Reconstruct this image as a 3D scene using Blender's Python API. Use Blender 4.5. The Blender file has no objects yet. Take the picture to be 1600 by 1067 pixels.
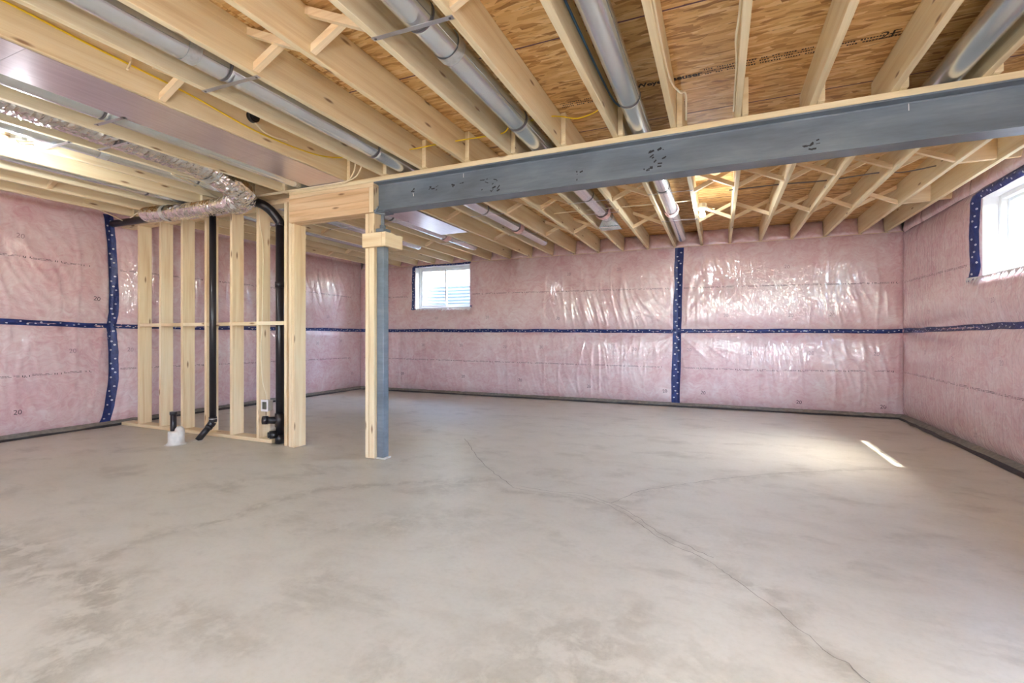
import bpy, bmesh, math, random
import numpy as np
from mathutils import Vector, Matrix

random.seed(7)
S = bpy.context.scene
COL = S.collection

# ------------------------------------------------------------------ camera
CAM_H = 1.10                       # lens height above the slab
YAW = math.atan(323.0 / 745.0)     # turned left of the joist direction
cd = bpy.data.cameras.new('camera')
cam = bpy.data.objects.new('camera', cd)
COL.objects.link(cam)
cam.location = (0, 0, CAM_H)
cam.rotation_euler = (math.pi / 2, 0, YAW)
cd.sensor_fit = 'HORIZONTAL'
cd.sensor_width = 36.0
cd.lens = 36.0 * 745.0 / 1600.0
cd.shift_y = -0.005
cd.clip_start = 0.05
cd.clip_end = 300
S.camera = cam

# ------------------------------------------------------------------ light
S.view_settings.view_transform = 'Standard'
S.view_settings.look = 'None'
S.view_settings.gamma = 1.0
S.view_settings.use_curve_mapping = False
S.view_settings.exposure = 2.05
BULB = 180.0                       # radiance of the bare bulbs in view
FILL_BULB = 1100.0                 # unseen fill bulbs added behind the viewer to even the brightness
SKY = 3.2
SUN = 4.0

wd = bpy.data.worlds.new('sky')
S.world = wd
wd.use_nodes = True
nt = wd.node_tree
nt.nodes.clear()
wo = nt.nodes.new('ShaderNodeOutputWorld')
wb = nt.nodes.new('ShaderNodeBackground')
ws = nt.nodes.new('ShaderNodeTexSky')
ws.sky_type = 'NISHITA'
ws.sun_disc = False
ws.sun_elevation = math.radians(60)
ws.sun_rotation = math.radians(90)
ws.air_density = 1.0
ws.dust_density = 1.5
wb.inputs['Strength'].default_value = SKY
nt.links.new(ws.outputs[0], wb.inputs[0])
nt.links.new(wb.outputs[0], wo.inputs[0])

sd = bpy.data.lights.new('sun', 'SUN')
sd.energy = SUN
sd.angle = math.radians(0.5)
sd.color = (1.0, 0.96, 0.9)
sun = bpy.data.objects.new('sun', sd)
COL.objects.link(sun)
sun_dir = Vector((-1.0, 0.29, -2.0))
sun.rotation_euler = sun_dir.to_track_quat('-Z', 'Y').to_euler()
sun.location = (8, 3, 10)

try:
    S.cycles.max_bounces = 10
    S.cycles.diffuse_bounces = 6
    S.cycles.glossy_bounces = 4
    S.cycles.transparent_max_bounces = 12
    S.cycles.caustics_reflective = False
    S.cycles.caustics_refractive = False
    S.cycles.sample_clamp_indirect = 6.0
    S.cycles.use_denoising = True
except Exception:
    pass

# ------------------------------------------------------------------ dimensions
H = 2.52            # underside of joists
JD = 0.235          # joist depth
DECK = H + JD       # underside of subfloor
XL, XR, YB, YF = -6.90, 2.27, 7.92, -3.60   # wall film planes
BY0, BY1 = 3.416, 3.560                     # beam front / back


def lin(r, g, b):
    f = lambda c: (c / 255.0 / 12.92) if c / 255.0 <= 0.04045 else ((c / 255.0 + 0.055) / 1.055) ** 2.4
    return (f(r), f(g), f(b), 1.0)


# ------------------------------------------------------------------ node helpers
class NT:
    def __init__(self, name):
        self.m = bpy.data.materials.new(name)
        self.m.use_nodes = True
        self.t = self.m.node_tree
        self.t.nodes.clear()
        self.out = self.t.nodes.new('ShaderNodeOutputMaterial')
        self.b = self.t.nodes.new('ShaderNodeBsdfPrincipled')
        self.t.links.new(self.b.outputs[0], self.out.inputs[0])

    def n(self, kind, **kw):
        nd = self.t.nodes.new('ShaderNode' + kind)
        for k, v in kw.items():
            setattr(nd, k, v)
        return nd

    def l(self, a, b):
        self.t.links.new(a, b)

    def setv(self, **kw):
        for k, v in kw.items():
            self.b.inputs[k.replace('_', ' ')].default_value = v

    def pos(self):
        return self.n('NewGeometry').outputs['Position']

    def mapping(self, src, scale=(1, 1, 1), rot=(0, 0, 0), loc=(0, 0, 0)):
        m = self.n('Mapping')
        self.l(src, m.inputs['Vector'])
        m.inputs['Scale'].default_value = scale
        m.inputs['Rotation'].default_value = rot
        m.inputs['Location'].default_value = loc
        return m.outputs[0]

    def noise(self, vec, scale=5, detail=3, rough=0.5, dist=0.0):
        x = self.n('TexNoise')
        self.l(vec, x.inputs['Vector'])
        x.inputs['Scale'].default_value = scale
        x.inputs['Detail'].default_value = detail
        x.inputs['Roughness'].default_value = rough
        x.inputs['Distortion'].default_value = dist
        return x

    def voronoi(self, vec, scale=5, feature='F1', rand=1.0, dims='3D'):
        x = self.n('TexVoronoi', feature=feature, voronoi_dimensions=dims)
        self.l(vec, x.inputs['Vector'])
        x.inputs['Scale'].default_value = scale
        x.inputs['Randomness'].default_value = rand
        return x

    def ramp(self, fac, stops, interp='LINEAR'):
        r = self.n('ValToRGB')
        r.color_ramp.interpolation = interp
        e = r.color_ramp.elements
        while len(e) < len(stops):
            e.new(0.5)
        for i, (p, c) in enumerate(stops):
            e[i].position = p
            e[i].color = c if len(c) == 4 else (*c, 1)
        self.l(fac, r.inputs[0])
        return r.outputs[0]

    def mix(self, fac, a, b, blend='MIX'):
        m = self.n('Mix', data_type='RGBA', blend_type=blend)
        for i, v in ((0, fac), (6, a), (7, b)):
            if isinstance(v, (int, float)):
                m.inputs[i].default_value = v
            elif isinstance(v, tuple):
                m.inputs[i].default_value = v
            else:
                self.l(v, m.inputs[i])
        return m.outputs[2]

    def math(self, op, a, b=None, c=None, clamp=False):
        m = self.n('Math', operation=op, use_clamp=clamp)
        for i, v in enumerate((a, b, c)):
            if v is None:
                continue
            if isinstance(v, (int, float)):
                m.inputs[i].default_value = v
            else:
                self.l(v, m.inputs[i])
        return m.outputs[0]

    def bump(self, h, strength=0.3, dist=0.01):
        b = self.n('Bump')
        b.inputs['Strength'].default_value = strength
        b.inputs['Distance'].default_value = dist
        self.l(h, b.inputs['Height'])
        return b.outputs[0]


def plain(name, col, rough=0.6, metal=0.0, var=0.06, scale=14, **kw):
    k = NT(name)
    n = k.noise(k.pos(), scale, 4)
    lo = tuple(max(0, c * (1 - var)) for c in col[:3])
    hi = tuple(min(1, c * (1 + var)) for c in col[:3])
    k.l(k.ramp(n.outputs[0], [(0.3, lo), (0.7, hi)]), k.b.inputs['Base Color'])
    k.setv(Roughness=rough, Metallic=metal)
    for a, v in kw.items():
        k.b.inputs[a.replace('_', ' ')].default_value = v
    return k.m


def m_wood(name, light, mid, dark, knots=True):
    k = NT(name)
    uv = k.n('TexCoord').outputs['UV']
    oi = k.n('ObjectInfo').outputs['Random']
    add = k.n('VectorMath', operation='ADD')
    k.l(uv, add.inputs[0])
    cx = k.n('CombineXYZ')
    k.l(k.math('MULTIPLY', oi, 37.0), cx.inputs[0])
    k.l(k.math('MULTIPLY', oi, 13.0), cx.inputs[1])
    k.l(cx.outputs[0], add.inputs[1])
    v = add.outputs[0]
    g1 = k.noise(k.mapping(v, (0.9, 16, 1)), 1.0, 4, 0.55, 0.6).outputs[0]
    g2 = k.noise(k.mapping(v, (3.0, 160, 1)), 1.0, 2, 0.6).outputs[0]
    base = k.ramp(g1, [(0.3, dark), (0.5, mid), (0.72, light)])
    fine = k.ramp(g2, [(0.3, (0.86, 0.84, 0.80)), (0.65, (1, 1, 1))])
    c = k.mix(0.55, base, fine, 'MULTIPLY')
    tint = k.ramp(oi, [(0.0, (0.97, 0.93, 0.86)), (0.5, (1, 1, 1)), (1.0, (1.0, 0.95, 0.88))])
    c = k.mix(0.8, c, tint, 'MULTIPLY')
    if knots:
        vo = k.voronoi(k.mapping(v, (2.2, 9, 1)), 1.0, dims='2D')
        d = vo.outputs['Distance']
        sel = k.math('GREATER_THAN', k.n('SeparateColor').outputs[0], 2)
        sc = k.n('SeparateColor')
        k.l(vo.outputs['Color'], sc.inputs[0])
        sel = k.math('GREATER_THAN', sc.outputs[0], 0.72)
        kn = k.math('MULTIPLY', k.ramp(d, [(0.04, (1, 1, 1)), (0.11, (0, 0, 0))]), sel)
        c = k.mix(k.math('MULTIPLY', kn, 0.8), c, lin(120, 78, 45))
    k.l(c, k.b.inputs['Base Color'])
    k.l(k.bump(g2, 0.15, 0.002), k.b.inputs['Normal'])
    k.setv(Roughness=0.62)
    k.b.inputs['Specular IOR Level'].default_value = 0.3
    return k.m


def m_film():
    """pink glass-fibre batts seen through clear polythene film"""
    k = NT('pink_batt_under_film')
    p = k.pos()
    warp = k.noise(k.mapping(p, (1, 1, 0.8)), 1.8, 3, 0.6)
    wv = k.n('VectorMath', operation='MULTIPLY_ADD')
    k.l(warp.outputs['Color'], wv.inputs[0])
    wv.inputs[1].default_value = (0.5, 0.5, 0.5)
    k.l(p, wv.inputs[2])
    big = k.noise(wv.outputs[0], 2.6, 5, 0.6, 0.5).outputs[0]
    fib = k.noise(k.mapping(wv.outputs[0], (1, 1, 1.6)), 9, 5, 0.65, 1.2).outputs[0]
    c1 = k.ramp(big, [(0.32, lin(208, 165, 172)), (0.5, lin(221, 193, 197)), (0.66, lin(229, 216, 217))])
    c2 = k.ramp(fib, [(0.34, lin(205, 158, 167)), (0.52, lin(221, 194, 198)), (0.70, lin(230, 220, 220))])
    c = k.mix(0.5, c1, c2)
    k.l(c, k.b.inputs['Base Color'])
    k.setv(Roughness=0.45)
    k.b.inputs['Specular IOR Level'].default_value = 0.25
    # film creases: patches of upright and slanting folds
    cr = k.n('VectorMath', operation='MULTIPLY_ADD')
    k.l(warp.outputs['Color'], cr.inputs[0])
    cr.inputs[1].default_value = (0.28, 0.28, 0.2)
    k.l(p, cr.inputs[2])
    f1 = k.noise(k.mapping(cr.outputs[0], (1, 1, 0.14), (0.0, 0.0, 0.0)), 9, 2, 0.5, 0.3).outputs[0]
    f2 = k.noise(k.mapping(cr.outputs[0], (1, 1, 0.30), (0.35, 0.35, 0)), 17, 2, 0.5, 0.3).outputs[0]
    f3 = k.noise(cr.outputs[0], 5.5, 2, 0.5, 0.5).outputs[0]
    patch = k.ramp(k.noise(p, 1.1, 2).outputs[0], [(0.36, (0.15, 0.15, 0.15)), (0.54, (1, 1, 1))])
    def fold(f, wid, amp):
        q = k.math('SUBTRACT', 1.0, k.math('MULTIPLY', k.math('ABSOLUTE', k.math('SUBTRACT', f, 0.5)), wid), clamp=True)
        return k.math('MULTIPLY', k.math('POWER', q, 1.6), amp)
    f4 = k.noise(k.mapping(cr.outputs[0], (1, 1, 0.35), (0.15, -0.2, 0)), 34, 2, 0.5, 0.4).outputs[0]
    h = k.math('ADD', k.math('ADD', fold(f1, 9, 1.0), fold(f2, 8, 0.6)), k.math('ADD', fold(f3, 16, 0.5), fold(f4, 6, 0.12)))
    h = k.math('MULTIPLY', h, patch)
    cn = k.bump(h, 1.0, 0.0020)
    k.b.inputs['Coat Weight'].default_value = 1.0
    k.b.inputs['Coat Roughness'].default_value = 0.07
    k.b.inputs['Coat IOR'].default_value = 1.9
    k.l(cn, k.b.inputs['Coat Normal'])
    
    return k.m


def m_osb():
    k = NT('oriented_strand_board')
    p = k.pos()
    oi = k.n('ObjectInfo').outputs['Random']
    off = k.n('CombineXYZ')
    k.l(k.math('MULTIPLY', oi, 40.0), off.inputs[0])
    add = k.n('VectorMath', operation='ADD')
    k.l(p, add.inputs[0])
    k.l(off.outputs[0], add.inputs[1])
    wn = k.noise(add.outputs[0], 5, 2)
    wv = k.n('VectorMath', operation='MULTIPLY_ADD')
    k.l(wn.outputs['Color'], wv.inputs[0])
    wv.inputs[1].default_value = (0.035, 0.035, 0)
    k.l(add.outputs[0], wv.inputs[2])
    v = wv.outputs[0]
    cols = []
    for rot, sc, s in ((0.18, (8, 44, 1), 1.0), (-0.40, (9, 50, 1), 1.0), (0.85, (11, 48, 1), 1.0)):
        vo = k.voronoi(k.mapping(v, sc, (0, 0, rot)), s, dims='2D')
        cols.append(vo)
    pal = [(0.0, lin(158, 112, 58)), (0.2, lin(196, 148, 86)), (0.5, lin(216, 172, 110)), (0.8, lin(226, 186, 126)), (1.0, lin(236, 204, 150))]
    a = [None] * 3
    for i, vo in enumerate(cols):
        sc_ = k.n('SeparateColor')
        k.l(vo.outputs['Color'], sc_.inputs[0])
        a[i] = (k.ramp(sc_.outputs[0], pal), sc_.outputs[1])
    c = k.mix(k.math('GREATER_THAN', a[1][1], 0.5), a[0][0], a[1][0])
    c = k.mix(k.math('GREATER_THAN', a[2][1], 0.74), c, a[2][0])
    gaps = k.noise(k.mapping(v, (11, 95, 1), (0, 0, 0.12)), 1.0, 4, 0.6, 0.8).outputs[0]
    c = k.mix(k.ramp(gaps, [(0.28, (0.75, 0.75, 0.75)), (0.40, (0, 0, 0))]), c, lin(120, 80, 44))
    blot = k.noise(p, 1.4, 2).outputs[0]
    c = k.mix(0.5, c, k.ramp(blot, [(0.35, (0.90, 0.85, 0.80)), (0.65, (1, 1, 1))]), 'MULTIPLY')
    k.l(c, k.b.inputs['Base Color'])
    k.l(k.bump(gaps, 0.3, 0.004), k.b.inputs['Normal'])
    k.setv(Roughness=0.6)
    return k.m


def m_floor():
    k = NT('power_floated_concrete')
    p = k.pos()
    at = k.n('Attribute', attribute_name='stain').outputs['Fac']
    n1 = k.noise(p, 0.55, 5, 0.55, 0.3).outputs[0]
    n2 = k.noise(k.mapping(p, (1, 1.6, 1), (0, 0, 0.5)), 3.2, 6, 0.62, 0.6).outputs[0]
    n3 = k.noise(p, 42, 3, 0.6).outputs[0]
    base = k.ramp(n1, [(0.3, lin(201, 197, 182)), (0.55, lin(208, 204, 190)), (0.75, lin(215, 211, 199))])
    mott = k.ramp(n2, [(0.34, (0.88, 0.87, 0.845)), (0.50, (0.98, 0.98, 0.97)), (0.7, (1.03, 1.03, 1.03))])
    c = k.mix(0.75, base, mott, 'MULTIPLY')
    spk = k.ramp(n3, [(0.32, (0.93, 0.92, 0.9)), (0.55, (1, 1, 1))])
    c = k.mix(0.6, c, spk, 'MULTIPLY')
    nd = k.noise(p, 9, 5, 0.65, 0.4).outputs[0]
    st = k.math('MULTIPLY', at, k.ramp(nd, [(0.40, (0.10, 0.10, 0.10)), (0.56, (1.0, 1.0, 1.0))]))
    st = k.math('MULTIPLY', st, k.ramp(n3, [(0.3, (1.0, 1.0, 1.0)), (0.7, (0.75, 0.75, 0.75))]))
    bl = k.noise(k.mapping(p, (1.3, 2.0, 1), (0, 0, 0.35)), 1.5, 8, 0.68, 0.3).outputs[0]
    st = k.math('MAXIMUM', st, k.ramp(bl, [(0.54, (0, 0, 0)), (0.68, (0.42, 0.42, 0.42))]))
    c = k.mix(st, c, lin(150, 143, 124))
    k.l(c, k.b.inputs['Base Color'])
    k.setv(Roughness=0.40)
    k.l(k.bump(n3, 0.08, 0.003), k.b.inputs['Normal'])
    k.b.inputs['Specular IOR Level'].default_value = 0.5
    return k.m


def m_galv(name='galvanised_steel', col=(234, 240, 243), rough=0.27):
    k = NT(name)
    p = k.pos()
    n = k.noise(k.mapping(p, (1, 0.3, 1)), 7, 2).outputs[0]
    k.l(k.ramp(n, [(0.3, tuple(c * 0.95 for c in lin(*col)[:3])), (0.7, lin(*col))]), k.b.inputs['Base Color'])
    k.setv(Metallic=0.85, Roughness=rough)
    return k.m


def m_foil():
    k = NT('crinkled_silver_foil')
    p = k.pos()
    n = k.noise(k.mapping(p, (1, 1, 1)), 16, 2, 0.5, 1.0).outputs[0]
    v = k.voronoi(p, 24).outputs['Distance']
    h = k.math('ADD', n, k.math('MULTIPLY', v, 0.6))
    k.l(k.bump(h, 0.9, 0.012), k.b.inputs['Normal'])
    k.l(k.ramp(n, [(0.3, lin(214, 213, 214)), (0.7, lin(246, 245, 245))]), k.b.inputs['Base Color'])
    k.setv(Metallic=1.0, Roughness=0.13)
    return k.m


def m_panfoil():
    k = NT('brushed_foil_panel')
    p = k.pos()
    n = k.noise(k.mapping(p, (60, 4, 1), (0, 0, 0.9)), 1.0, 3, 0.6).outputs[0]
    b = k.noise(p, 2.0, 2).outputs[0]
    c = k.mix(0.5, k.ramp(n, [(0.3, lin(206, 194, 200)), (0.7, lin(234, 224, 230))]), k.ramp(b, [(0.35, lin(212, 198, 206)), (0.65, lin(230, 220, 224))]))
    k.l(c, k.b.inputs['Base Color'])
    k.l(k.bump(n, 0.2, 0.004), k.b.inputs['Normal'])
    k.setv(Metallic=0.75, Roughness=0.3)
    return k.m


def m_tape():
    """navy sheathing tape with two staggered rows of small white rings"""
    k = NT('navy_printed_tape')
    uv = k.n('TexCoord').outputs['UV']
    sx = k.n('SeparateXYZ')
    k.l(uv, sx.inputs[0])
    u, v = sx.outputs[0], sx.outputs[1]
    tot = None
    for uo, vo, per in ((0.03, 0.30, 0.17), (0.09, 0.70, 0.17), (0.135, 0.46, 0.34)):
        du = k.math('SUBTRACT', k.math('PINGPONG', k.math('ADD', u, uo), per / 2), 0.0)
        du = k.math('MULTIPLY', du, 1.0)
        dv = k.math('MULTIPLY', k.math('SUBTRACT', v, vo), 0.09)
        d = k.math('SQRT', k.math('ADD', k.math('MULTIPLY', du, du), k.math('MULTIPLY', dv, dv)))
        ring = k.math('LESS_THAN', d, 0.0095)
        core = k.math('LESS_THAN', d, 0.003)
        r = k.math('SUBTRACT', ring, core, clamp=True)
        tot = r if tot is None else k.math('MAXIMUM', tot, r)
    n = k.noise(k.pos(), 20, 3).outputs[0]
    navy = k.ramp(n, [(0.3, lin(24, 38, 92)), (0.7, lin(38, 58, 122))])
    k.l(k.mix(tot, navy, lin(226, 230, 240)), k.b.inputs['Base Color'])
    k.l(k.bump(k.noise(k.pos(), 34, 3, 0.6, 1.0).outputs[0], 0.5, 0.01), k.b.inputs['Normal'])
    k.setv(Roughness=0.32)
    return k.m


def m_steel():
    k = NT('primed_blue_grey_steel')
    p = k.pos()
    n = k.noise(k.mapping(p, (0.8, 1, 3)), 2.2, 5, 0.6, 0.4).outputs[0]
    f = k.noise(k.mapping(p, (2, 8, 26)), 2.0, 4, 0.6).outputs[0]
    c = k.ramp(n, [(0.3, lin(96, 107, 119)), (0.55, lin(114, 126, 138)), (0.75, lin(130, 142, 152))])
    c = k.mix(0.5, c, k.ramp(f, [(0.3, (0.78, 0.78, 0.8)), (0.6, (1, 1, 1))]), 'MULTIPLY')
    k.l(c, k.b.inputs['Base Color'])
    k.setv(Roughness=0.42)
    return k.m


def m_glass():
    k = NT('window_glass')
    k.t.nodes.remove(k.b)
    tr = k.n('BsdfTransparent')
    tr.inputs[0].default_value = (0.96, 0.98, 0.97, 1)
    gl = k.n('BsdfGlossy')
    gl.inputs['Roughness'].default_value = 0.02
    fr = k.n('Fresnel')
    fr.inputs[0].default_value = 1.45
    mx = k.n('MixShader')
    k.l(k.math('MULTIPLY', fr.outputs[0], k.math('SUBTRACT', 1.0, k.n('NewGeometry').outputs['Backfacing'])), mx.inputs[0])
    k.l(tr.outputs[0], mx.inputs[1])
    k.l(gl.outputs[0], mx.inputs[2])
    k.l(mx.outputs[0], k.out.inputs[0])
    return k.m


def m_emit(name, strength, col=(0.92, 0.97, 1.0)):
    k = NT(name)
    k.setv(Roughness=0.3)
    k.b.inputs['Base Color'].default_value = (0.9, 0.9, 0.9, 1)
    k.b.inputs['Emission Color'].default_value = (*col, 1)
    k.b.inputs['Emission Strength'].default_value = strength
    return k.m


M = dict(
    pine=m_wood('pine_joist', lin(243, 233, 204), lin(237, 223, 188), lin(224, 204, 164)),
    stud=m_wood('spruce_stud', lin(244, 230, 202), lin(238, 220, 186), lin(224, 198, 160)),
    lvl=m_wood('header_timber', lin(236, 210, 174), lin(228, 196, 156), lin(206, 168, 126)),
    brace=m_wood('bridging_timber', lin(245, 229, 198), lin(238, 216, 180), lin(222, 192, 150), False),
    film=m_film(), osb=m_osb(), floor=m_floor(), galv=m_galv(), foil=m_foil(), pan=m_panfoil(),
    tape=m_tape(), steel=m_steel(), glass=m_glass(),
    strap=m_galv('strap_steel', (206, 204, 208), 0.34),
    abs=plain('black_abs', lin(30, 28, 34), 0.28, 0, 0.15),
    pvc=plain('white_window_pvc', lin(228, 228, 226), 0.35, 0, 0.02),
    linerwhite=plain('white_return_film', lin(224, 222, 222), 0.3, 0, 0.04, Coat_Weight=0.5),
    block=plain('concrete_foundation', lin(150, 148, 142), 0.85, 0, 0.12),
    footing=plain('grey_footing', lin(128, 122, 114), 0.85, 0, 0.2, 22),
    membrane=plain('dark_membrane', lin(52, 52, 54), 0.55, 0, 0.35, 30),
    crack=plain('crack_line', lin(142, 137, 126), 0.8, 0, 0.2),
    ink=plain('dark_ink', lin(74, 62, 70), 0.6, 0, 0.2),
    inkgrey=plain('grey_ink', lin(156, 132, 140), 0.6, 0, 0.2),
    inkblack=plain('black_ink', lin(48, 36, 28), 0.7, 0, 0.3),
    seam=plain('painted_panel_edge', lin(98, 66, 78), 0.7, 0, 0.2),
    scuff=plain('black_scuff', lin(40, 42, 48), 0.6, 0, 0.3),
    chalk=plain('white_paint_mark', lin(232, 232, 232), 0.6),
    cream=plain('cream_cable', lin(236, 222, 190), 0.45),
    yellow=plain('yellow_cable', lin(226, 192, 36), 0.45),
    blue=plain('blue_cable', lin(70, 112, 150), 0.45),
    greycable=plain('grey_cable', lin(96, 90, 92), 0.5),
    black=plain('black_plastic', lin(24, 24, 26), 0.45),
    white=plain('white_porcelain', lin(240, 238, 234), 0.3),
    plaster=plain('grey_white_sleeve', lin(214, 212, 206), 0.6, 0, 0.12, 18),
    ptape=plain('pink_tape', lin(226, 186, 184), 0.55, 0, 0.12, 60),
    stape=plain('silver_joint_tape', lin(214, 218, 220), 0.3, 0.7, 0.1, 50),
    rust=plain('electrical_box_steel', lin(186, 182, 170), 0.4, 0.4, 0.1),
    fence=m_wood('fence_timber', lin(178, 164, 140), lin(160, 144, 122), lin(134, 118, 98)),
    wellm=m_galv('well_liner_steel', (178, 192, 202), 0.5),
    soil=plain('garden_gravel', lin(120, 112, 100), 0.95, 0, 0.25, 30),
    leaf=plain('green_leaf', lin(86, 138, 70), 0.5, 0, 0.35, 8),
    bark=plain('grey_bark', lin(112, 98, 82), 0.9, 0, 0.2, 30),
    bulb=m_emit('lit_bulb', BULB), fillbulb=m_emit('added_fill_bulb', FILL_BULB),
)

# ------------------------------------------------------------------ object helpers


def link(o):
    COL.objects.link(o)
    return o


def root_loc(o):
    v = Vector((0, 0, 0))
    while o is not None:
        v += Vector(o.location)
        o = o.parent
    return v


def obj(name, bm, mat, parent=None, smooth=False, origin=None):
    """link a bmesh given in world coordinates as ONE mesh object"""
    me = bpy.data.meshes.new(name)
    if parent is not None:
        o0 = root_loc(parent)
    elif origin is not None:
        o0 = Vector(origin)
    else:
        xs = [v.co for v in bm.verts]
        o0 = Vector(((min(c.x for c in xs) + max(c.x for c in xs)) / 2,
                     (min(c.y for c in xs) + max(c.y for c in xs)) / 2, min(c.z for c in xs)))
    bmesh.ops.translate(bm, verts=bm.verts[:], vec=-o0)
    bm.normal_update()
    bm.to_mesh(me)
    bm.free()
    if smooth:
        me.polygons.foreach_set('use_smooth', [True] * len(me.polygons))
    me.materials.append(mat)
    o = bpy.data.objects.new(name, me)
    if parent is not None:
        o.parent = parent
    else:
        o.location = o0
    return link(o)


def thing(name, label, cat, loc, group=None):
    o = bpy.data.objects.new(name, None)
    o.empty_display_size = 0.05
    o.location = loc
    o['label'] = label
    o['category'] = cat
    o['kind'] = 'thing'
    if group:
        o['group'] = group
    return link(o)


def tag(o, label, cat, group=None):
    o['label'] = label
    o['category'] = cat
    o['kind'] = 'thing'
    if group:
        o['group'] = group
    return o


def struct(o, label=None):
    o['kind'] = 'structure'
    if label:
        o['label'] = label
    return o


def uv_box(bm, axis):
    uvl = bm.loops.layers.uv.verify()
    oth = [i for i in range(3) if i != axis]
    for f in bm.faces:
        nrm = f.normal
        a = max(range(3), key=lambda i: abs(nrm[i]))
        for lp in f.loops:
            c = lp.vert.co
            if a == axis:
                lp[uvl].uv = (c[oth[0]], c[oth[1]] + 3.3)
            else:
                w = oth[0] if a == oth[1] else oth[1]
                lp[uvl].uv = (c[axis], c[w] + 0.7 * a + (0.31 if nrm[a] > 0 else 0))
    return bm


def bm_box(x0, x1, y0, y1, z0, z1, bevel=0.003, axis=None):
    bm = bmesh.new()
    bmesh.ops.create_cube(bm, size=1.0)
    for v in bm.verts:
        v.co = Vector((x0 + (v.co.x + .5) * (x1 - x0), y0 + (v.co.y + .5) * (y1 - y0), z0 + (v.co.z + .5) * (z1 - z0)))
    if bevel:
        bmesh.ops.bevel(bm, geom=bm.edges[:], offset=bevel, segments=1, affect='EDGES')
    bm.normal_update()
    if axis is None:
        d = (x1 - x0, y1 - y0, z1 - z0)
        axis = d.index(max(d))
    return uv_box(bm, axis)


def board(name, x, y, z, mat, parent=None, bevel=0.003):
    return obj(name, bm_box(x[0], x[1], y[0], y[1], z[0], z[1], bevel), mat, parent)


def bm_join(*bms):
    out = bmesh.new()
    out.loops.layers.uv.verify()
    for b in bms:
        me = bpy.data.meshes.new('tmp')
        b.to_mesh(me)
        b.free()
        out.from_mesh(me)
        bpy.data.meshes.remove(me)
    return out


def bm_prism(poly, axis, a, b):
    """extrude a 2D polygon along an axis; poly gives the two other coordinates in order"""
    bm = bmesh.new()
    bm.loops.layers.uv.verify()

    def P(q, t):
        c = [0, 0, 0]
        oth = [i for i in range(3) if i != axis]
        c[axis] = t
        c[oth[0]], c[oth[1]] = q
        return Vector(c)
    A = [bm.verts.new(P(q, a)) for q in poly]
    B = [bm.verts.new(P(q, b)) for q in poly]
    n = len(poly)
    bm.faces.new(A)
    bm.faces.new(B[::-1])
    for i in range(n):
        bm.faces.new((A[i], B[i], B[(i + 1) % n], A[(i + 1) % n]))
    bmesh.ops.recalc_face_normals(bm, faces=bm.faces[:])
    return bm


def smooth_path(pts, n=8):
    """Catmull-Rom through the points"""
    P = [Vector(p) for p in pts]
    P = [P[0] * 2 - P[1]] + P + [P[-1] * 2 - P[-2]]
    out = []
    for i in range(1, len(P) - 2):
        for j in range(n):
            t = j / n
            a, b, c, d = P[i - 1], P[i], P[i + 1], P[i + 2]
            out.append(0.5 * ((2 * b) + (c - a) * t + (2 * a - 5 * b + 4 * c - d) * t * t + (3 * b - a - 3 * c + d) * t ** 3))
    out.append(P[-2])
    return out


def bm_tube(path, r, seg=12, caps=True, squash=None, jitter=None, hollow=False):
    """tube along a path; r a number or function(i, t); squash (a, b) scales the section sideways / upward"""
    bm = bmesh.new()
    bm.loops.layers.uv.verify()
    P = [Vector(p) for p in path]
    rings = []
    n = len(P)
    up = Vector((0, 0, 1))
    for i, p in enumerate(P):
        t = (P[min(i + 1, n - 1)] - P[max(i - 1, 0)]).normalized()
        u = up if abs(t.z) < 0.95 else Vector((0, 1, 0))
        s = t.cross(u).normalized()
        w = s.cross(t).normalized()
        rr = r(i, i / (n - 1)) if callable(r) else r
        ring = []
        for k in range(seg):
            a = 2 * math.pi * k / seg
            q = rr * (1 + (jitter(i, k) if jitter else 0))
            sa, sb = squash if squash else (1, 1)
            ring.append(bm.verts.new(p + s * (q * sa * math.cos(a)) + w * (q * sb * math.sin(a))))
        rings.append(ring)
    for a, b in zip(rings, rings[1:]):
        for k in range(seg):
            bm.faces.new((a[k], a[(k + 1) % seg], b[(k + 1) % seg], b[k]))
    if caps:
        bm.faces.new(rings[0][::-1])
        bm.faces.new(rings[-1])
    bmesh.ops.recalc_face_normals(bm, faces=bm.faces[:])
    return bm


def smooth_sides(o):
    me = o.data
    me.polygons.foreach_set('use_smooth', [len(p.vertices) <= 4 for p in me.polygons])
    return o


def tube(name, path, r, mat, parent=None, seg=12, **kw):
    return smooth_sides(obj(name, bm_tube(path, r, seg, **kw), mat, parent))


def cyl(name, a, b, r, mat, parent=None, seg=20):
    return tube(name, [a, b], r, mat, parent, seg)


# ------------------------------------------------------------------ numpy noise
_rng = np.random.RandomState(11)
_T = _rng.rand(256, 256) * 2 - 1


def vnoise(x, y, seed=0):
    x = np.asarray(x, float) + seed * 17.3
    y = np.asarray(y, float) + seed * 9.1
    xi, yi = np.floor(x).astype(int), np.floor(y).astype(int)
    fx, fy = x - xi, y - yi
    fx, fy = fx * fx * (3 - 2 * fx), fy * fy * (3 - 2 * fy)
    g = lambda a, b: _T[a % 256, b % 256]
    return (g(xi, yi) * (1 - fx) + g(xi + 1, yi) * fx) * (1 - fy) + (g(xi, yi + 1) * (1 - fx) + g(xi + 1, yi + 1) * fx) * fy


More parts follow.
